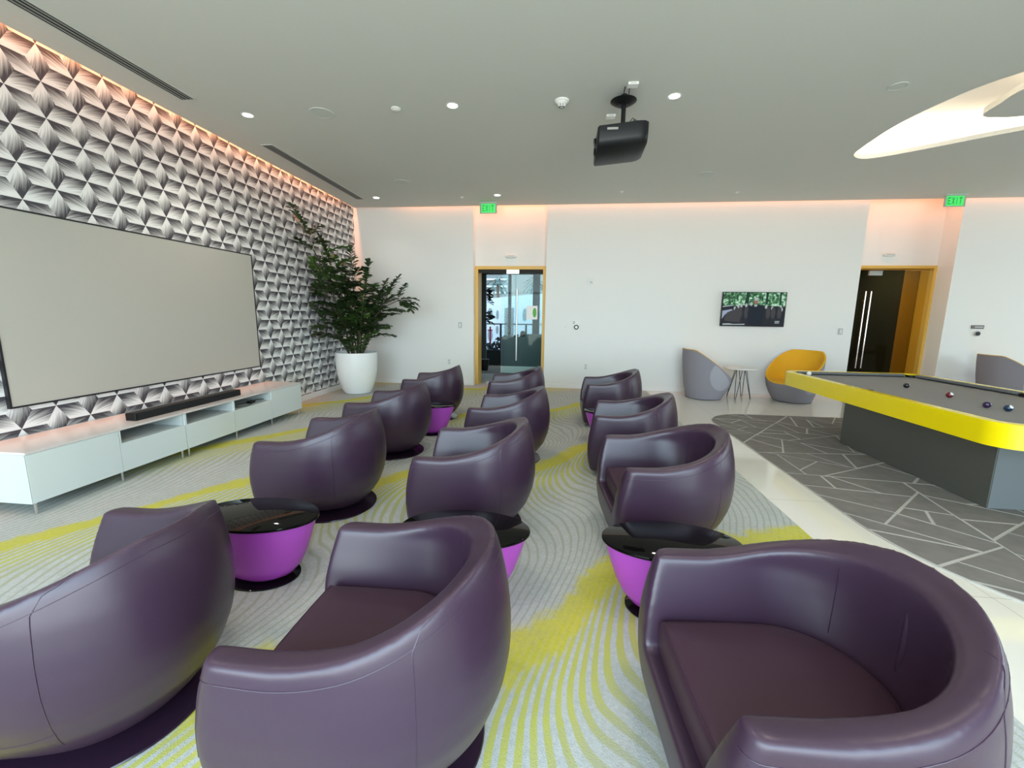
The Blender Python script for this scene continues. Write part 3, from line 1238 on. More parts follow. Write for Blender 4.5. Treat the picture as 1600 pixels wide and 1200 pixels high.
# low shoots round the rim
sh_ = MB()
for k in range(14):
    az = k*2*PI/14
    frond(sh_, (0.12*math.cos(az), 0.12*math.sin(az), 0.72), Vector((math.cos(az)*0.45, math.sin(az)*0.45, 1.3)), pr.uniform(0.25, 0.5), leafB if k % 2 else leafA, n=6, ls=0.10)
sh_.obj('stem', M_stem, pl)
# long arm to the right
arm = MB()
ap = [keep_in(Vector(p)) for p in ((0.15, 0.0, 1.15), (0.38, -0.02, 1.42), (0.62, -0.03, 1.62), (0.85, -0.04, 1.72))]
arm.tube(ap, 0.008, 6)
for dv in ((1.0, 0.0, 0.45), (0.9, 0.3, 0.15), (0.8, -0.3, -0.15), (0.4, -0.2, 0.9), (1.0, -0.1, 0.0)):
    frond(arm, ap[-1], Vector(dv), 0.30, leafA, n=6, ls=0.13)
arm.obj('stem', M_stem, pl)
def clamp_mb(mb):
    mb.v = [(max(v[0], XL+0.02-PX), min(v[1], YB-0.02-PY), v[2]) for v in mb.v]
clamp_mb(leafA)
clamp_mb(leafB)
tag(leafA.obj('foliage', M_leaf, pl), 'dark green leaflets')
tag(leafB.obj('foliage', M_leafb, pl), 'fresher green leaflets')

# ------------------------------------------------------------------ pool table
pt = thing('pool_table', 'yellow framed pool table with grey cloth on a graphite pedestal', 'pool table', (3.86, 4.66, 0), rz=0.012)
HW, HL, TZ0, TZ1 = 0.84, 1.50, 0.625, 0.80
outer = rounded_rect(-HW, HW, -HL, HL, 0.20, 10)
rail_in = rounded_rect(-HW+0.085, HW-0.085, -HL+0.085, HL-0.085, 0.10, 10)
fm = MB()
fm.rings([[(x, y, TZ0) for x, y in outer], [(x, y, TZ1-0.004) for x, y in outer], [(x*0.996, y*0.998, TZ1) for x, y in outer], [(x, y, TZ1) for x, y in rail_in], [(x, y, TZ1-0.04) for x, y in rail_in]], cap0=False, cap1=False, smooth=True)
inner_b = rounded_rect(-HW+0.05, HW-0.05, -HL+0.05, HL-0.05, 0.15, 10)
fm.rings([[(x, y, TZ0) for x, y in inner_b], [(x, y, TZ0) for x, y in outer]], cap0=False, cap1=False, smooth=False)
fm.rings([[(x, y, TZ0+0.02) for x, y in inner_b], [(x, y, TZ0) for x, y in inner_b]], cap0=True, cap1=False, smooth=False)
fm.obj('rail_frame', M_yellow, pt)
MB().box(-HW+0.08, HW-0.08, -HL+0.08, HL-0.08, TZ0+0.04, TZ1-0.040).obj('playing_bed', M_felt, pt)
# cushions, six pieces
cw, cz = 0.052, TZ1-0.001
def cushion(p0, p1, inward, name='cushion'):
    p0, p1, nn = Vector(p0), Vector(p1), Vector(inward)
    d = (p1-p0).normalized()
    a0, a1 = p0, p1
    b0, b1 = p0+nn*cw+d*cw*0.8, p1+nn*cw-d*cw*0.8
    m_ = MB()
    vs = [(a0.x, a0.y, TZ1-0.040), (a1.x, a1.y, TZ1-0.040), (b1.x, b1.y, TZ1-0.024), (b0.x, b0.y, TZ1-0.024), (a0.x, a0.y, cz), (a1.x, a1.y, cz), (b1.x, b1.y, cz-0.007), (b0.x, b0.y, cz-0.007)]
    m_.add(vs, [(0, 3, 2, 1), (4, 5, 6, 7), (0, 1, 5, 4), (1, 2, 6, 5), (2, 3, 7, 6), (3, 0, 4, 7)])
    return m_.obj('cushion', M_feltd, pt)
ix, iy, pg = HW-0.085, HL-0.085, 0.085
for sx_ in (-1, 1):
    cushion((sx_*ix, pg*0.75), (sx_*ix, iy-pg), (-sx_, 0))
    cushion((sx_*ix, -iy+pg), (sx_*ix, -pg*0.75), (-sx_, 0))
for sy_ in (-1, 1):
    cushion((-ix+pg, sy_*iy), (ix-pg, sy_*iy), (0, -sy_))
for sx_ in (-1, 1):
    for yy in (-iy, 0, iy):
        cx_, cy_ = sx_*(ix-0.035 if abs(yy) > 0.1 else ix-0.022), yy*(1-0.035/iy)
        MB().lathe([(0.0, TZ1-0.0385), (0.050, TZ1-0.0385), (0.052, TZ1-0.0385), (0.052, TZ1-0.012), (0.058, TZ1-0.010), (0.058, TZ1-0.030)], 24, (cx_, cy_, 0), cap=False).obj('pocket', M_black, pt)
# pedestal: long graphite block, lighter ends
pd = MB()
pd.box(-0.42, 0.42, -1.02, 0.78, 0.0095, TZ0+0.02, bev=0.004)
pd.obj('pedestal', M_graphite, pt)
MB().box(-0.415, 0.415, -1.026, -1.018, 0.012, TZ0-0.03).obj('pedestal_end_panel', M_graphlt, pt)
MB().box(-0.415, 0.415, 0.778, 0.786, 0.012, TZ0-0.03).obj('pedestal_end_panel', M_graphlt, pt)
bz0 = TZ1-0.040


def ball(loc, color, label, stripe=None, spot=True):
    r = 0.0285
    bm_ = MB()
    n, m_ = 24, 16
    rings = [[(r*math.sin(PI*i/m_)*math.cos(2*PI*k/n), r*math.sin(PI*i/m_)*math.sin(2*PI*k/n), -r*math.cos(PI*i/m_)) for k in range(n)] for i in range(1, m_)]
    bm_.rings(rings)
    if spot:
        bm_.mi = [1 if bm_.v[f[0]][2] > r*0.80 and bm_.v[f[-1]][2] > r*0.80 or (len(f) == n and bm_.v[f[0]][2] > 0) else 0 for f in bm_.f]
    mt = mat('ball_'+color[0], color[1], 0.08, coat=0.5)
    o = bm_.obj('billiard_ball', [mt, M_trim])
    o.location = loc
    o.rotation_euler = (0.9, 0.25, 0)
    tag(o, label, 'billiard ball', 'balls on the pool table')
    return o


ball((3.79, 5.06, bz0+0.0285), ('black', (0.01, 0.01, 0.012)), 'black billiard ball, farthest of the balls out on the grey cloth', spot=False)
ball((3.755, 4.49, bz0+0.0285), ('maroon', (0.16, 0.012, 0.02)), 'maroon billiard ball with white number spot on the grey cloth')
ball((3.655, 4.01, bz0+0.0285), ('violet', (0.035, 0.012, 0.06)), 'dark violet billiard ball beside the navy one', spot=False)
ball((3.705, 3.885, bz0+0.0285), ('navy', (0.01, 0.03, 0.07)), 'navy billiard ball with white spot, nearest to the camera')
ball((3.25, 5.92, bz0+0.0285), ('cue', (0.85, 0.83, 0.75)), 'white cue ball by the far left corner pocket', spot=False)


# ------------------------------------------------------------------ grey and yellow lounge chairs
def lounge_proto():
    """faceted bucket: grey drum, slanted open top with yellow lining; local front = -Y"""
    t = thing('lounge_armchair', 'x', 'armchair')
    N = 48
    def outline(t_, a, b):
        # rounded, slightly squared
        c, s_ = math.cos(t_), math.sin(t_)
        e = 0.88
        return (a*math.copysign(abs(c)**e, c), b*math.copysign(abs(s_)**e, s_))
    def topz(y, x):
        # front low, straight slant to a high back with level crest
        return 0.33+0.57*max(0, min(1, (y+0.42)/0.78))
    rings = []
    for u, (zf, a, b, oy) in enumerate(((0.0, 0.30, 0.30, 0.02), (0.04, 0.31, 0.31, 0.02), (0.3, 0.37, 0.36, 0.01), (0.6, 0.415, 0.40, 0.0), (0.85, 0.43, 0.42, 0.0), (1.0, 0.435, 0.425, 0.0))):
        ring = []
        for k in range(N):
            x, y = outline(2*PI*k/N, a, b)
            X_, Y_ = outline(2*PI*k/N, 0.435, 0.425)
            z = zf*topz(Y_, X_)+0.0
            ring.append((x, y+oy, z+0.012))
        rings.append(ring)
    o = MB().rings(rings, cap1=False)
    # side facet pads, flush oval panels
    so = o.obj('outer_shell', M_greychair, t)
    inn = []
    top = rings[-1]
    inn.append([(x*1.0, y*1.0, z) for x, y, z in top])
    inn.append([(x*0.985, y*0.985, z+0.010) for x, y, z in top])
    inn.append([(x*0.93, y*0.93, z+0.006) for x, y, z in top])
    for f, zz in ((0.86, 0.72), (0.78, 0.42), (0.70, 0.12), (0.62, 0.0)):
        inn.append([(x*f, y*f-0.01, 0.37+(z-0.37)*zz+0.0) for x, y, z in top])
    inn.append([(x*0.3, y*0.3-0.02, 0.375) for x, y, z in top])
    MB().rings(inn, cap0=False).obj('inner_lining', M_yellowup, t)
    MB().lathe([(0.27, 0.0), (0.27, 0.014)], 32, (0, 0.02, 0)).obj('plinth', M_black, t)
    sb_ = bmesh.new()
    sb_.from_mesh(so.data)
    tree = BVHTree.FromBMesh(sb_)
    for sx_ in (-1, 1):
        ms = MB()
        vs = []
        nn_, nr = 36, 5
        cy, cz_ = -0.15, 0.47
        for j in range(nr+1):
            for k in range(nn_):
                a_ = 2*PI*k/nn_
                yy, zz = cy+0.30*j/nr*math.cos(a_), cz_+0.28*j/nr*math.sin(a_)
                yy = max(yy, -0.385)
                zz = min(zz, topz(yy, 0)-0.012)
                zz = max(0.05, min(zz, topz(yy*1.08, 0)-0.015))
                o_ = Vector((sx_*0.9, yy*1.5, zz))
                hit = tree.ray_cast(o_, (Vector((0, yy*0.3, zz))-o_).normalized())
                co = hit[0] if hit[0] else Vector((sx_*0.3, yy, zz))
                vs.append((co.x+sx_*0.005, co.y, co.z))
        fs = [(j*nn_+k, j*nn_+(k+1) % nn_, (j+1)*nn_+(k+1) % nn_, (j+1)*nn_+k) for j in range(nr) for k in range(nn_)]
        ms.add(vs, fs, smooth=True)
        tag(ms.obj('side_panel', M_sidepanel, t), 'lighter grey side panel')
    sb_.free()
    return t


M_sidepanel = bumpy(mat('lilac_grey_upholstery', (0.36, 0.35, 0.39), 0.85), 500, 0.2)
lp_ = lounge_proto()
LC = [
    (2.74, 8.28, PI/2+0.15, 'grey lounge chair with yellow lining, seen from its side, left of the small white table'),
    (4.26, 8.22, -0.95, 'grey lounge chair with open yellow inside, right of the small white table'),
    (7.78, 8.22, PI/2-0.1, 'grey lounge chair behind the pool table at the right edge of the photo'),
]
for i, (x, y, rz, lab) in enumerate(LC):
    c = lp_ if i == 0 else copy_tree(lp_)
    c.location = (x, y, 0)
    c.rotation_euler = (0, 0, rz)
    tag(c, lab, 'armchair', 'grey and yellow lounge chairs along the far wall')

# hairpin table
ht = thing('hairpin_table', 'small round white table on thin black hairpin legs between the lounge chairs', 'side table', (3.38, 8.33, 0))
MB().lathe([(0.0, 0.555), (0.275, 0.555), (0.285, 0.562), (0.285, 0.572), (0.28, 0.578), (0.0, 0.578)], 48, cap=False).obj('table_top', M_trim, ht)
for k in range(4):
    a = 2*PI*k/4+PI/4+0.15
    rdir = Vector((math.cos(a), math.sin(a), 0))
    tdir = Vector((-math.sin(a), math.cos(a), 0))
    f = rdir*0.20
    MB().tube([rdir*0.08+tdir*0.05+Vector((0, 0, .556)), f+tdir*0.012+Vector((0, 0, .03)), f+tdir*0.006+Vector((0, 0, .006)), f-tdir*0.006+Vector((0, 0, .006)), f-tdir*0.012+Vector((0, 0, .03)), rdir*0.08-tdir*0.05+Vector((0, 0, .556))], 0.006, 6).obj('leg', M_frame, ht)

# ------------------------------------------------------------------ television
tv = thing('television', 'wall television showing a man in a dark suit outdoors with a crowd behind', 'television', (3.665, YB-0.05, 1.335))
TW, TH = 1.16, 0.65
MB().box(-TW/2, TW/2, -0.02, 0.02, 0, TH, bev=0.003).obj('housing', M_black, tv)
MB().box(-0.25, 0.25, 0.02, 0.05, 0.15, 0.5).obj('wall_bracket', M_black, tv)


def emis(name, c, s=0.5):
    return mat(name, (0.004, 0.004, 0.004), 0.5, spec=0.15, emit=c, estr=s)


def foliage_emis():
    m = mat('screen_foliage', (0.01, 0.01, 0.01), 0.2, emit=(0.2, 0.5, 0.3), estr=0.5)
    n, l, b = nodes(m)
    tc = n.new('ShaderNodeTexCoord')
    nz = n.new('ShaderNodeTexNoise')
    nz.inputs['Scale'].default_value = 22
    nz.inputs['Detail'].default_value = 4
    l.new(tc.outputs['Object'], nz.inputs['Vector'])
    r = n.new('ShaderNodeValToRGB')
    e = r.color_ramp.elements
    e[0].position, e[0].color = 0.36, (0.01, 0.035, 0.02, 1)
    e[1].position, e[1].color = 0.66, (0.55, 0.80, 0.62, 1)
    k = e.new(0.52)
    k.color = (0.06, 0.22, 0.09, 1)
    l.new(nz.outputs[0], r.inputs[0])
    l.new(r.outputs[0], b.inputs['Emission Color'])
    return m


scr_m = [emis('scr_dark', (0.018, 0.022, 0.03)), foliage_emis(), emis('scr_suit', (0.012, 0.017, 0.026)), emis('scr_face', (0.30, 0.13, 0.11)), emis('scr_pale', (0.36, 0.42, 0.42)), emis('scr_road', (0.28, 0.34, 0.45)), emis('scr_tree', (0.012, 0.04, 0.03)), emis('scr_grey', (0.05, 0.05, 0.055))]
sm_ = MB()
def spoly(pts, mi, lay):
    y = -0.0205-0.0002*lay
    vs = [((u-0.5)*(TW-0.03), y, 0.012+(1-v)*(TH-0.024)) for u, v in pts]
    sm_.add(vs, [tuple(range(len(vs)))], mi)
def sell(cx, cy, rx, ry, mi, lay, n=16):
    spoly([(cx+rx*math.cos(2*PI*k/n), cy+ry*math.sin(2*PI*k/n)) for k in range(n)], mi, lay)
spoly([(0, 0), (1, 0), (1, 1), (0, 1)], 0, 0)
spoly([(0, 0), (1, 0), (1, 0.42), (0.55, 0.36), (0.3, 0.38), (0, 0.42)], 1, 1)
spoly([(0.37, 0), (0.42, 0), (0.41, 0.36), (0.35, 0.36)], 6, 2)
spoly([(0.68, 0), (0.72, 0), (0.72, 0.34), (0.69, 0.34)], 6, 2)
spoly([(0.90, 0), (0.93, 0), (0.93, 0.36), (0.91, 0.36)], 6, 2)
spoly([(0, 0.41), (0.16, 0.37), (0.18, 0.39), (0, 0.44)], 4, 2)
spoly([(0, 0.55), (0.15, 0.50), (0.17, 0.53), (0.05, 0.66), (0, 0.80)], 5, 2)
spoly([(0.04, 0.78), (0.08, 0.6), (0.2, 0.5), (0.3, 0.55), (0.3, 0.9), (0.05, 0.86)], 7, 3)
for cx_, cy_ in ((0.20, 0.48), (0.25, 0.42), (0.30, 0.40), (0.38, 0.38), (0.46, 0.34), (0.70, 0.42), (0.80, 0.46), (0.93, 0.42), (0.95, 0.50)):
    sell(cx_, cy_, 0.02, 0.06, 4, 3)
for cx_ in (0.21, 0.27, 0.37, 0.45, 0.72, 0.80, 0.9):
    sell(cx_+0.02, 0.60, 0.035, 0.18, 7, 4)
spoly([(0.42, 1.0), (0.41, 0.60), (0.43, 0.42), (0.50, 0.37), (0.56, 0.36), (0.65, 0.40), (0.68, 0.55), (0.67, 1.0)], 2, 5)
spoly([(0.505, 0.36), (0.56, 0.36), (0.545, 0.43), (0.533, 0.40), (0.515, 0.43)], 4, 6)
sell(0.533, 0.26, 0.034, 0.085, 3, 7)
sell(0.533, 0.19, 0.036, 0.05, 4, 8)
spoly([(0.02, 0.94), (0.12, 0.93), (0.2, 0.95), (0.38, 0.94), (0.38, 0.97), (0.02, 0.98)], 4, 4)
spoly([(0.86, 0.85), (0.935, 0.845), (0.93, 0.875), (0.86, 0.88)], 4, 6)
spoly([(0.86, 0.90), (0.935, 0.895), (0.93, 0.915), (0.86, 0.92)], 4, 6)
so_ = sm_.obj('screen_picture', scr_m, tv)

# ------------------------------------------------------------------ doors
def frame_door(name, x0, x1, y, zt, t=0.055, depth=0.10, m=M_gold):
    f = MB()
    f.box(x0, x0+t, y, y+depth, 0.0, zt)
    f.box(x1-t, x1, y, y+depth, 0.0, zt)
    f.box(x0+t, x1-t, y, y+depth, zt-t, zt)
    return f


d1 = struct(frame_door('door_1', X1a+0.001, X1b-0.001, YB+R1-0.02, DT-0.001, 0.065, 0.42).obj('door_1', M_gold))
YG = YB+R1+0.06
def pane(x0, x1, y, z0, z1, parent, m=M_glass):
    return MB().box(x0, x1, y, y+0.01, z0, z1).obj('glass_leaf', m, parent)
xs0, xs1 = X1a+0.07, X1b-0.07
pane(-1.225, -0.845, YG, 0.01, DT-0.13, d1)
pane(-0.84, xs1, YG, 0.01, DT-0.13, d1)
MB().box(xs0, xs1, YG-0.01, YG+0.04, DT-0.13, DT-0.066).obj('header_rail', M_dark, d1)
MB().box(-1.14, -0.88, YG-0.03, YG-0.01, DT-0.15, DT-0.07).obj('door_closer', M_steel, d1)
hb = MB().tube([(-0.915, YG-0.06, 0.54), (-0.915, YG-0.06, 2.03)], 0.016, 10)
hb.tube([(-0.915, YG-0.06, 0.72), (-0.915, YG, 0.72)], 0.009, 8).tube([(-0.915, YG-0.06, 1.85), (-0.915, YG, 1.85)], 0.009, 8)
hb.obj('handle', M_steel, d1)
# paper notice on the glass: white sheet with a green shape
nt = thing('paper_notice', 'white paper notice with a green shape taped to the glass door', 'notice', (-0.60, YG-0.002, 1.55))
MB().box(-0.115, 0.115, -0.001, 0.0, -0.14, 0.14).obj('sheet', M_trim, nt)
g_ = MB()
g_.rings([[(0.055+0.04*math.cos(a), -0.0015, 0.0+0.10*math.sin(a)) for a in [2*PI*k/24 for k in range(24)]]], cap0=True, cap1=False, smooth=False)
g_.obj('green_shape', mat('print_green', (0.12, 0.42, 0.06), 0.6), nt)

d2 = struct(frame_door('door_2', X2a+0.001, X2b-0.001, YB+R2-0.02, DT+0.029, 0.05, 0.10).obj('door_2', M_gold))
jb = MB()
jb.box(X2b-0.05, X2b-0.001, YB+R2+0.08, 9.86, 0, DT+0.03)
jb.box(X2a+0.001, X2a+0.05, YB+R2+0.08, YB+2.0, 0, DT+0.03)
jb.box(X2a+0.05, X2b-0.05, YB+R2+0.08, YB+0.62, DT-0.03, DT+0.03)
jb.obj('jamb_lining', M_goldwall, d2)
YG2 = 9.46
MB().box(X2a+0.05, X2b-0.05, YG2, YG2+0.012, 0.01, DT-0.035).obj('glass_leaf', M_glassdark, d2)
for hx in (6.03, 6.13):
    h = MB().tube([(hx, YG2-0.06, 0.51), (hx, YG2-0.06, 2.05)], 0.014, 10)
    h.tube([(hx, YG2-0.06, 0.70), (hx, YG2, 0.70)], 0.008, 8).tube([(hx, YG2-0.06, 1.86), (hx, YG2, 1.86)], 0.008, 8)
    h.obj('handle', M_chrome, d2)
MB().box(6.06, 6.30, YG2-0.04, YG2, DT-0.13, DT-0.04).obj('door_closer', M_steel, d2)
# dim lobby behind door 2
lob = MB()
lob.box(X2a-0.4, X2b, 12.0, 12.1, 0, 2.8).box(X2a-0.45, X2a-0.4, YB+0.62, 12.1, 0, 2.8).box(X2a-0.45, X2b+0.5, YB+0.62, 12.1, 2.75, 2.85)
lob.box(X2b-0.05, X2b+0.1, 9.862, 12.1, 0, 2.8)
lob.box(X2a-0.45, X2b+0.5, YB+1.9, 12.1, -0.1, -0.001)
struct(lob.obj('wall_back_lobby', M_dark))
p2 = paper_wall('wall_lobby_pattern', 11.98, X2a-0.4, X2b-0.1, 0.95, 2.75, M_paperd, along='x', a_ref=5.5, z_ref=1.0)
struct(p2)
area('lobby_fill', (6.2, 10.6, 2.70), 0.5, 0.5, 16, (1, 0.85, 0.65))  # fill light added to lift the dark lobby, no lamp is visible there

# ------------------------------------------------------------------ lobby and outdoors seen through door 1
YL = YB+0.62
lf = MB()
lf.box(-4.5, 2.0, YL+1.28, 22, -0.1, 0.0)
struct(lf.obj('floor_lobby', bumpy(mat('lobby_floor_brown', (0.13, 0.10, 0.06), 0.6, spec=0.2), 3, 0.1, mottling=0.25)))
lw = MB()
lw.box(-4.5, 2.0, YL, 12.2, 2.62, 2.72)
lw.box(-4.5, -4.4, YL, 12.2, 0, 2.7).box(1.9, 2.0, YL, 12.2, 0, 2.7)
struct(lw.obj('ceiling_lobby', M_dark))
mul = MB()
for x0, x1 in ((-2.218, -2.091), (-1.468, -1.385), (-0.783, -0.587), (1.0, 1.1)):
    mul.box(x0, x1, 12.0, 12.1, 0, 2.7)
mul.box(-4.4, 1.9, 12.0, 12.1, 2.60, 2.7)
struct(mul.obj('window_3', mat('dark_mullion', (0.03, 0.04, 0.045), 0.5)))
gs = thing('lobby_reflection', 'mirrored chairs painted as a dark teal partition on a pale curb seen through the glass door', 'reflection', (-0.8, 10.95, 0))
MB().box(-0.72, 0.85, 0, 0.06, 0.0, 0.18).obj('curb', M_trim, gs)
MB().box(-0.72, 0.85, 0.0, 0.06, 0.18, 0.94).box(-0.10, 0.85, 0.0, 0.06, 0.94, 1.02).obj('panel', mat('teal_reflection', (0.045, 0.065, 0.075), 0.4), gs)  # dark teal sheet painted in for chairs reflected in the door glass
lc = thing('lobby_chair', 'dark round backed chair behind the teal partition in the lobby', 'chair', (-0.98, 11.3, 0))
MB().lathe([(0.0, 0.66), (0.05, 0.67), (0.075, 0.80), (0.08, 0.95), (0.06, 1.06), (0.0, 1.09)], 20, sy=0.5, cap=False).obj('backrest', M_black, lc)
MB().lathe([(0.0, 0.45), (0.22, 0.45), (0.22, 0.50), (0.0, 0.50)], 20, cap=False).obj('seat', M_black, lc)
MB().tube([(0, 0.02, 0.48), (0, 0.02, 0.70)], 0.02).obj('back_post', M_black, lc)
MB().lathe([(0.16, 0.0), (0.15, 0.02), (0.03, 0.04), (0.03, 0.45)], 20).obj('pedestal', M_black, lc)
rl = thing('railing', 'dark terrace railing seen through the glass door', 'railing', (-1.5, 13.5, 0))
MB().box(-3, 3, 0, 0.04, 1.19, 1.225).obj('top_rail', M_black, rl)
for x in (-1.4, -0.38, 0.425, 1.5):
    MB().box(x-0.03, x+0.03, 0, 0.04, 0, 1.19).obj('post', M_black, rl)
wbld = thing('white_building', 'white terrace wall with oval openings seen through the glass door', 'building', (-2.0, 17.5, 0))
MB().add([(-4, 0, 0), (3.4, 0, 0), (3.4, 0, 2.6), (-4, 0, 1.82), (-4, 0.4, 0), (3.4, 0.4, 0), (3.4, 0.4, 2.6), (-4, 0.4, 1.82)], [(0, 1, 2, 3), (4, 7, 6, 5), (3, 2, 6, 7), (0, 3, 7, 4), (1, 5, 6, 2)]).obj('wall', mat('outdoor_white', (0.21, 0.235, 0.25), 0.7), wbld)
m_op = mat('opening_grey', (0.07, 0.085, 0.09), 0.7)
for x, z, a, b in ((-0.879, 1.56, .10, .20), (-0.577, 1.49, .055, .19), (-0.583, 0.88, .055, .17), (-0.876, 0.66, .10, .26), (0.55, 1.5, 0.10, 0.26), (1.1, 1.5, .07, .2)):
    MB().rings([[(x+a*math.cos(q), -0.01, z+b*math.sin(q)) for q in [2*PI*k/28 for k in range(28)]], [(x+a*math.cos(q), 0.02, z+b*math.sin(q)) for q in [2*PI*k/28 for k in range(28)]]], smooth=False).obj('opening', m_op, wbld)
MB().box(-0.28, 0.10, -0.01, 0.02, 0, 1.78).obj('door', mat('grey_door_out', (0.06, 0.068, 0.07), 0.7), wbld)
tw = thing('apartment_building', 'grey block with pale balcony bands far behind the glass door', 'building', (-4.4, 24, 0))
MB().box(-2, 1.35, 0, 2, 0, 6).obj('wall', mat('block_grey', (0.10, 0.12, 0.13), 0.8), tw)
for z in (2.66, 3.0, 3.38, 3.76, 4.2):
    MB().box(-2, 1.4, -0.3, 0, z, z+0.07).obj('balcony', mat('balcony_pale', (0.30, 0.32, 0.33), 0.7), tw)
for pxx, lab in ((-2.95, 'palm crown outside, left of the thin far mullion seen through the glass door'), (-1.15, 'palm crown outside, right of the thin far mullion seen through the glass door')):
    pm = thing('palm_tree', lab, 'tree', (pxx, 20.0, 0))
    MB().tube([(0, 0, 0), (0.05, 0, 1.5), (0, 0, 3.05)], 0.07, 8).obj('trunk', mat('palm_trunk', (0.07, 0.06, 0.05), 0.9), pm)
    ff = MB()
    for k in range(34):
        a = k*2.4
        el = pr.uniform(-0.5, 0.9)
        d = Vector((math.cos(a)*math.cos(el), math.sin(a)*math.cos(el), math.sin(el)))
        p0 = Vector((0, 0, 3.05))
        pts = [p0+d*(0.17*i)-Vector((0, 0, 0.022*i*i)) for i in range(5)]
        s_ = d.cross(Vector((0, 0, 1))).normalized()*0.06
        for i in range(4):
            ff.add([pts[i], pts[i+1]+s_, pts[i+1]], [(0, 1, 2)])
            ff.add([pts[i], pts[i+1]-s_, pts[i+1]], [(0, 1, 2)])
    ff.obj('fronds', mat('palm_green', (0.04, 0.07, 0.055), 0.7), pm)
dp = thing('indoor_plant', 'dark leafy plant behind the left part of the glass door', 'plant', (-2.03, 11.4, 0))
MB().tube([(0, 0, 0.1), (0, 0, 2.1)], 0.012, 6).obj('stem', M_stem, dp)
MB().lathe([(0.10, 0), (0.14, 0.3)], 20).obj('pot', M_black, dp)
lf_ = MB()
for k in range(60):
    z = pr.choice((1.38, 1.48, 1.85, 1.98, 2.08))+pr.uniform(-.06, .06)
    a = pr.uniform(-0.8, 0.8)
    leaflet(lf_, Vector((pr.uniform(0, 0.12), 0, z)), Vector((math.cos(a), math.sin(a), pr.uniform(-0.5, 0.8))), Vector((0, -1, 1)), pr.uniform(0.12, 0.24), 0.05)
lf_.obj('foliage', mat('silhouette_leaf', (0.006, 0.009, 0.008), 0.6), dp)
rs = thing('red_ornament', 'small red cross shaped ornament seen low through the glass door', 'ornament', (-2.30, 14.0, 0))
MB().box(-0.03, 0.03, 0, 0.03, 0.0, 1.11, bev=0.008).box(-0.09, 0.08, 0, 0.03, 0.97, 1.01, bev=0.008).obj('body', mat('dark_red', (0.16, 0.008, 0.03), 0.5), rs)
hd = thing('low_hedge', 'low black shrubs on the terrace beyond the left side of the glass door', 'shrub', (-1.95, 12.7, 0))
hb_ = MB()
for k in range(420):
    x = pr.uniform(-0.75, 0.75)
    top = 0.62+0.22*sm(x, -0.3, 0.35)
    z = pr.uniform(0.02, top)
    a = pr.uniform(0, 2*PI)
    leaflet(hb_, Vector((x, pr.uniform(-0.12, 0.12), z)), Vector((math.cos(a), math.sin(a)*0.3, pr.uniform(-0.2, 0.9))), Vector((0, -1, 0.5)), 0.13, 0.07)
hb_.box(-0.75, 0.75, -0.14, 0.14, 0, 0.45)
hb_.obj('foliage', mat('black_leaf', (0.006, 0.010, 0.010), 0.7), hd)

# ------------------------------------------------------------------ ceiling fittings
def downlight(x, y, lab, e=None):
    t = thing('downlight', lab, 'downlight', (x, y, H), group='round ceiling downlights')
    MB().lathe([(0.052, 0.0), (0.068, 0.0), (0.069, -0.003), (0.056, -0.004), (0.050, -0.001)], 28, cap=False).obj('trim_ring', M_trim, t)
    MB().lathe([(0.0, -0.0015), (0.051, -0.0015)], 28, cap=False).obj('lens', M_lamp, t)
    l = bpy.data.lights.new('downlight_lamp', 'SPOT')
    l.energy = 5 if y > 7 else 22
    l.color = (1, 0.86, 0.70)
    l.spot_size = math.radians(120)
    l.spot_blend = 0.8
    l.shadow_soft_size = 0.04
    o = bpy.data.objects.new('downlight_lamp', l)
    COL.objects.link(o)
    o.parent = t
    o.location = (0, 0, -0.03)
    return t


DL = [(-3.47, 4.71, 'lit downlight between the two long slot diffusers, nearest the patterned wall'),
      (-1.173, 4.69, 'lit downlight in the middle of the ceiling, left of the projector'),
      (1.037, 4.685, 'lit downlight just right of the projector'),
      (-3.478, 8.04, 'lit downlight in the far left ceiling corner above the palm'),
      (-1.198, 8.02, 'lit downlight just above the exit sign by the glass door')]
for x, y, lab in DL:
    downlight(x, y, lab)
# unseen extension of the ceiling grid above the camera, added to brighten the carpet
for x, cn in ((-3.47, 'near the patterned wall'), (-1.173, 'over the left chair row'), (1.037, 'over the right chair row'), (3.3, 'near the pool table')):
    for y, rn in ((1.37, 'just above the camera'), (-1.1, 'behind the camera')):
        downlight(x, y, 'added downlight out of the picture, '+rn+', '+cn)


def ceil_speaker(x, y, r, lab):
    t = thing('ceiling_speaker', lab, 'ceiling speaker', (x, y, H), group='round ceiling speakers')
    MB().lathe([(r, 0.0), (r, -0.006), (r*0.93, -0.008), (r*0.90, -0.005)], 36, cap=False).obj('rim', M_ceilfit, t)
    MB().lathe([(0.0, -0.0065), (r*0.6, -0.006), (r*0.91, -0.004)], 36, cap=False).obj('grille', M_grille, t)


M_ceilfit = mat('fitting_offwhite', (0.56, 0.58, 0.55), 0.5)
ceil_speaker(-2.622, 4.725, 0.125, 'largest looking round ceiling speaker, right of the nearest downlight')
ceil_speaker(-2.64, 7.13, 0.12, 'round ceiling speaker above the palm, near the far wall')
ceil_speaker(2.094, 7.09, 0.12, 'round ceiling speaker right of the projector, above the lounge chairs')
ceil_speaker(3.02, 4.67, 0.075, 'small round ceiling grille between projector and the oval light well')


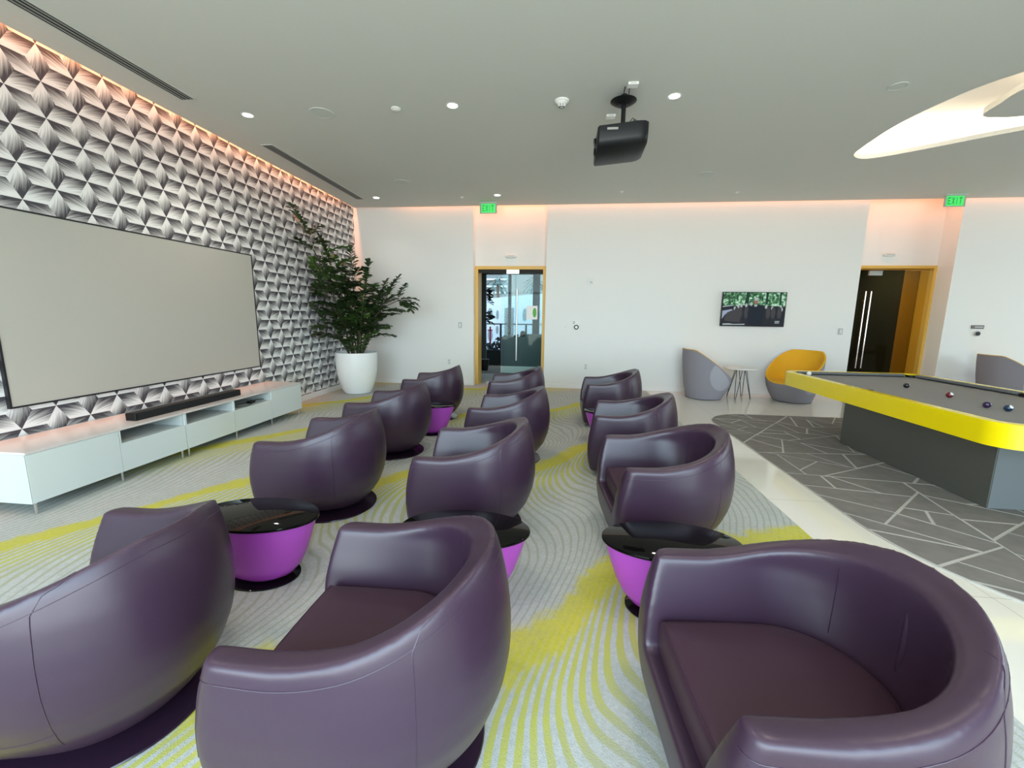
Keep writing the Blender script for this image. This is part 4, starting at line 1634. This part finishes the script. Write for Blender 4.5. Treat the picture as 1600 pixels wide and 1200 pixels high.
def detector(x, y, lab, big=False):
    if big:
        t = thing('smoke_detector', lab, 'smoke detector', (x, y, H))
        MB().lathe([(0.072, 0), (0.072, -0.012), (0.058, -0.018), (0.05, -0.032), (0.036, -0.036), (0.034, -0.056), (0.026, -0.060), (0.0, -0.060)], 32, cap=False).obj('housing', M_trim, t)
        MB().lathe([(0.030, -0.0605), (0.020, -0.0615)], 20, cap=False).obj('sensor_ring', M_black, t)
        MB().tube([(-0.012, -0.037, -0.047), (-0.012, -0.033, -0.047)], 0.006, 8).tube([(0.012, -0.037, -0.047), (0.012, -0.033, -0.047)], 0.006, 8).obj('sensor_window', M_black, t)
    else:
        t = thing('sensor_disc', lab, 'ceiling sensor', (x, y, H))
        MB().lathe([(0.050, 0), (0.050, -0.008), (0.038, -0.014), (0.030, -0.014), (0.026, -0.020), (0.0, -0.022)], 28, cap=False).obj('housing', M_trim, t)


detector(-1.784, 4.70, 'small white ceiling sensor disc between the speaker and the middle downlight')
detector(-0.052, 4.68, 'white smoke detector hanging from the ceiling left of the projector', True)
for x, y, lab in ((-1.863, 8.10, 'tiny ceiling sprinkler left of the exit sign by the glass door'), (0.986, 7.93, 'tiny ceiling sprinkler above the wall thermostat'), (2.939, 8.09, 'tiny ceiling sprinkler above the television')):
    t = thing('sprinkler', lab, 'sprinkler', (x, y, H))
    MB().lathe([(0.034, 0), (0.034, -0.004), (0.012, -0.007), (0.008, -0.016), (0.018, -0.020), (0.0, -0.021)], 18, cap=False).obj('head', M_trim, t)


def diffuser(x0, x1, y0, y1, lab):
    t = thing('slot_diffuser', lab, 'air vent', ((x0+x1)/2, (y0+y1)/2, H))
    w, L = (x1-x0)/2, (y1-y0)/2
    MB().box(-w, w, -L, L, -0.0035, -0.001).obj('backing', M_slot, t)
    f = MB()
    for a in ((-w-0.006, -w+0.012, -L, L), (w-0.012, w+0.006, -L, L), (-w, w, -L-0.008, -L+0.006), (-w, w, L-0.006, L+0.008)):
        f.box(a[0], a[1], a[2], a[3], -0.008, -0.0005)
    f.obj('frame', M_ceilfit, t)
    for k in range(1, 4):
        xx = -w+2*w*k/4
        MB().box(xx-0.006, xx+0.006, -L+0.006, L-0.006, -0.007, -0.0035).obj('slat', M_slotm, t)


diffuser(-3.905, -3.745, 1.60, 4.335, 'long black slotted ceiling diffuser at the near left')
diffuser(-3.905, -3.745, 5.50, 8.11, 'long black slotted ceiling diffuser toward the far left corner')

# exit signs
M_exit = mat('exit_green', (0.05, 0.4, 0.08), 0.4, emit=(0.05, 0.62, 0.12), estr=0.45)
M_exitl = mat('exit_letter_green', (0.02, 0.2, 0.04), 0.4, emit=(0.0, 0.20, 0.03), estr=0.5)
M_exitb = mat('exit_acrylic', (0.42, 0.46, 0.42), 0.3)
GL = {'E': [(0, .15, 0, 1), (0, 1, .84, 1), (0, .85, .42, .57), (0, 1, 0, .15)], 'I': [(.35, .62, 0, 1)], 'T': [(.38, .6, 0, 1), (0, 1, .84, 1)], 'X': None}


def exit_sign(x, y, lab, rz=0.0):
    t = thing('exit_sign', lab, 'exit sign', (x, y, H), rz=rz)
    MB().box(-0.17, 0.17, -0.03, 0.03, -0.022, 0.0, bev=0.003).obj('mount', M_ceilfit, t)
    MB().box(-0.165, 0.165, -0.006, 0.006, -0.205, -0.022, bev=0.002).obj('acrylic_panel', M_exitb, t)
    MB().box(-0.135, 0.135, -0.008, -0.006, -0.192, -0.03).obj('green_field', M_exit, t)
    lt = MB()
    lw_, lh, gap = 0.045, 0.11, 0.014
    xx = -0.115
    for ch in 'EXIT':
        w = lw_ if ch != 'I' else 0.030
        zb = -0.165
        if ch == 'X':
            for s_ in (1, -1):
                a, b = (xx, xx+w) if s_ > 0 else (xx+w, xx)
                lt.add([(a, -0.0095, zb), (a+0.012*s_, -0.0095, zb), (b, -0.0095, zb+lh), (b-0.012*s_, -0.0095, zb+lh)], [(0, 1, 2, 3)])
        else:
            for a, b, c, d in GL[ch]:
                lt.box(xx+a*w, xx+b*w, -0.0095, -0.0078, zb+c*lh, zb+d*lh)
        xx += w+gap+0.004
    lt.obj('lettering', M_exitl, t)
    return t


exit_sign(-1.44, 8.49, 'green EXIT sign hanging from the ceiling before the glass door')
exit_sign(6.62, 8.46, 'green EXIT sign hanging from the ceiling at the right, by the yellow framed door', 0.0)

# projector
pj = thing('projector', 'black ceiling projector hanging from a short pole', 'projector', (0.55, 4.62, H))
MB().lathe([(0.0, -0.045), (0.045, -0.045), (0.06, -0.042), (0.105, -0.018), (0.125, -0.004), (0.125, 0.0)][::-1], 36, (-0.005, 0, -0.055)).obj('ceiling_dome', M_black, pj)
MB().tube([(0, 0, 0), (0, 0, -0.06)], 0.03, 14).tube([(0, 0, -0.09), (0, 0, -0.30)], 0.022, 14).obj('pole', M_black, pj)
mt_ = MB()
mt_.box(-0.10, 0.14, -0.10, 0.10, -0.335, -0.315, bev=0.003)
mt_.box(-0.20, -0.10, -0.18, 0.10, -0.36, -0.335, bev=0.006)
mt_.tube([(0, 0, -0.28), (0.10, 0.06, -0.33)], 0.010, 8).tube([(0, 0, -0.28), (-0.10, 0.06, -0.33)], 0.010, 8).tube([(0, 0, -0.28), (0.12, -0.08, -0.33)], 0.010, 8).tube([(0, 0, -0.28), (-0.12, -0.08, -0.33)], 0.010, 8)
mt_.obj('mount_bracket', M_black, pj)
cbm = MB()
for k in range(4):
    cbm.tube([(0.03+0.02*k, -0.06, -0.30), (0.08+0.02*k, -0.10, -0.25-0.012*k), (0.13+0.015*k, -0.06, -0.29), (0.16, -0.02, -0.335)], 0.004, 6)
cbm.tube([(-0.015, -0.16, -0.004), (-0.02, -0.10, -0.05), (-0.008, -0.03, -0.075)], 0.004, 6).tube([(0.025, -0.16, -0.004), (0.03, -0.10, -0.05), (0.012, -0.03, -0.075)], 0.004, 6)
cbm.obj('cables', M_black, pj)
# body: constant side profile (y,z) swept along x
secL = [(-0.25, -0.345), (-0.25, -0.46), (-0.235, -0.505), (-0.19, -0.535), (0.16, -0.565), (0.21, -0.555), (0.24, -0.51), (0.25, -0.36), (0.22, -0.34)]
bd = MB()
rings = []
for xx, sc_, dz in ((-0.255, 0.93, 0.0), (-0.24, 1.0, 0.0), (0.13, 1.0, 0.0), (0.175, 0.97, 0.0), (0.205, 0.90, 0.0), (0.212, 0.86, 0.0)):
    rings.append([(xx, yy*sc_, -0.44+(zz+0.44)*sc_+0.09*xx) for yy, zz in secL])
bd.rings(rings, smooth=True)
bo = bd.obj('housing', mat('projector_shell', (0.009, 0.0095, 0.011), 0.38, spec=0.3), pj)
MB().tube([(-0.24, -0.02, -0.475), (-0.27, -0.02, -0.478)], [0.085, 0.08], 28).obj('lens_barrel', M_black, pj)
MB().tube([(-0.27, -0.02, -0.478), (-0.274, -0.02, -0.478)], 0.062, 28).obj('lens', M_glassblack, pj)
MB().box(-0.17, -0.07, -0.2515, -0.2505, -0.405, -0.385).obj('silver_label', M_steel, pj)

# white outlet boxes on the ceiling near the projector
for x, y, lab in ((0.60, 4.42, 'white outlet box on the ceiling just in front of the projector pole'), (0.47, 5.05, 'white outlet box on the ceiling behind the projector pole')):
    t = thing('ceiling_outlet', lab, 'outlet', (x, y, H))
    MB().box(-0.048, 0.048, -0.04, 0.04, -0.022, 0.0, bev=0.004).obj('box', M_trim, t)
    MB().box(-0.025, 0.025, -0.042, -0.0395, -0.016, -0.008).obj('socket', M_plate, t)

# ------------------------------------------------------------------ wall fittings
def wallbox(name, x, z, w, h, lab, cat, m=M_plate, d=0.012, y=YB):
    t = thing(name, lab, cat, (x, y, z))
    MB().box(-w/2, w/2, -d, 0, -h/2, h/2, bev=0.002).obj('plate', m, t)
    return t


t = wallbox('light_switch', -2.084, 1.274, 0.075, 0.12, 'grey light switch on the wall left of the glass door', 'switch')
MB().box(-0.018, 0.018, -0.016, -0.012, -0.035, 0.035, bev=0.001).obj('rocker', M_platew, t)
t = wallbox('light_switch', 5.302, 1.263, 0.075, 0.12, 'grey light switch left of the yellow framed door at the right', 'switch')
MB().box(-0.018, 0.018, -0.016, -0.012, -0.035, 0.035, bev=0.001).obj('rocker', M_platew, t)
t = wallbox('wall_plate', 0.11, 1.268, 0.075, 0.12, 'blank white wall plate left of the round intercom button', 'wall plate', M_white)
MB().box(-0.015, 0.015, -0.014, -0.012, -0.03, 0.03).obj('insert', M_platew, t)
t = wallbox('thermostat', 0.57, 2.185, 0.115, 0.155, 'white thermostat high on the wall right of the glass door', 'thermostat', M_platew, 0.03)
MB().box(-0.018, 0.035, -0.032, -0.030, -0.05, -0.01).obj('display', M_plate, t)
for x, z, lab in ((0.541, 0.465, 'white power outlet low on the wall right of the glass door'), (-2.326, 0.50, 'white power outlet low on the wall left of the glass door')):
    t = wallbox('power_outlet', x, z, 0.072, 0.115, lab, 'outlet', M_platew)
    for zz in (-0.027, 0.027):
        MB().box(-0.016, 0.016, -0.0145, -0.012, zz-0.018, zz+0.018).obj('socket', M_plate, t)
t = wallbox('small_sign', 0.315, 1.365, 0.165, 0.07, 'small white wall sign above the round intercom button', 'sign', M_trim)
MB().box(-0.065, -0.02, -0.0135, -0.012, 0.008, 0.016).box(-0.065, -0.02, -0.0135, -0.012, -0.012, -0.006).box(-0.065, -0.03, -0.0135, -0.012, -0.024, -0.018).obj('print', M_black, t)
t = thing('button_ring', 'round black ringed button on the white wall right of the glass door', 'push button', (0.322, YB, 1.268))
MB().tube([(0, 0, 0), (0, -0.02, 0)], 0.048, 28).obj('ring', M_black, t)
MB().tube([(0, -0.019, 0), (0, -0.026, 0)], 0.028, 24).obj('button', M_trim, t)
t = wallbox('small_sign', 7.627, 1.383, 0.21, 0.065, 'small dark grey wall sign at the right, above a round black knob', 'sign', mat('dark_sign', (0.12, 0.11, 0.11), 0.5))
MB().box(-0.05, 0.09, -0.0135, -0.012, -0.01, 0.01).obj('print', M_plate, t)
t = thing('button_ring', 'round black knob on the wall at the right above the lounge chair', 'push button', (7.636, YB, 1.262))
MB().tube([(0, 0, 0), (0, -0.02, 0)], 0.05, 28).obj('ring', M_plate, t)
MB().tube([(0, -0.019, 0), (0, -0.032, 0)], 0.036, 24).obj('button', M_black, t)
for x, y, z, lab in ((-1.05, YB+R1, 2.685, 'oval emergency light above the glass door'), (6.20, YB+R2, 2.72, 'oval emergency light above the yellow framed door at the right')):
    t = thing('emergency_light', lab, 'emergency light', (x, y, z))
    rings = []
    for s_, dy in ((1.0, 0.0), (1.0, -0.02), (0.9, -0.035), (0.7, -0.042)):
        rings.append([(0.12*s_*math.copysign(abs(math.cos(q))**.7, math.cos(q)), dy, 0.038*s_*math.copysign(abs(math.sin(q))**.7, math.sin(q))) for q in [2*PI*k/32 for k in range(32)]])
    MB().rings(rings).obj('housing', M_platew, t)
    MB().box(-0.07, 0.07, -0.044, -0.041, -0.012, 0.008).obj('lens', M_plate, t)
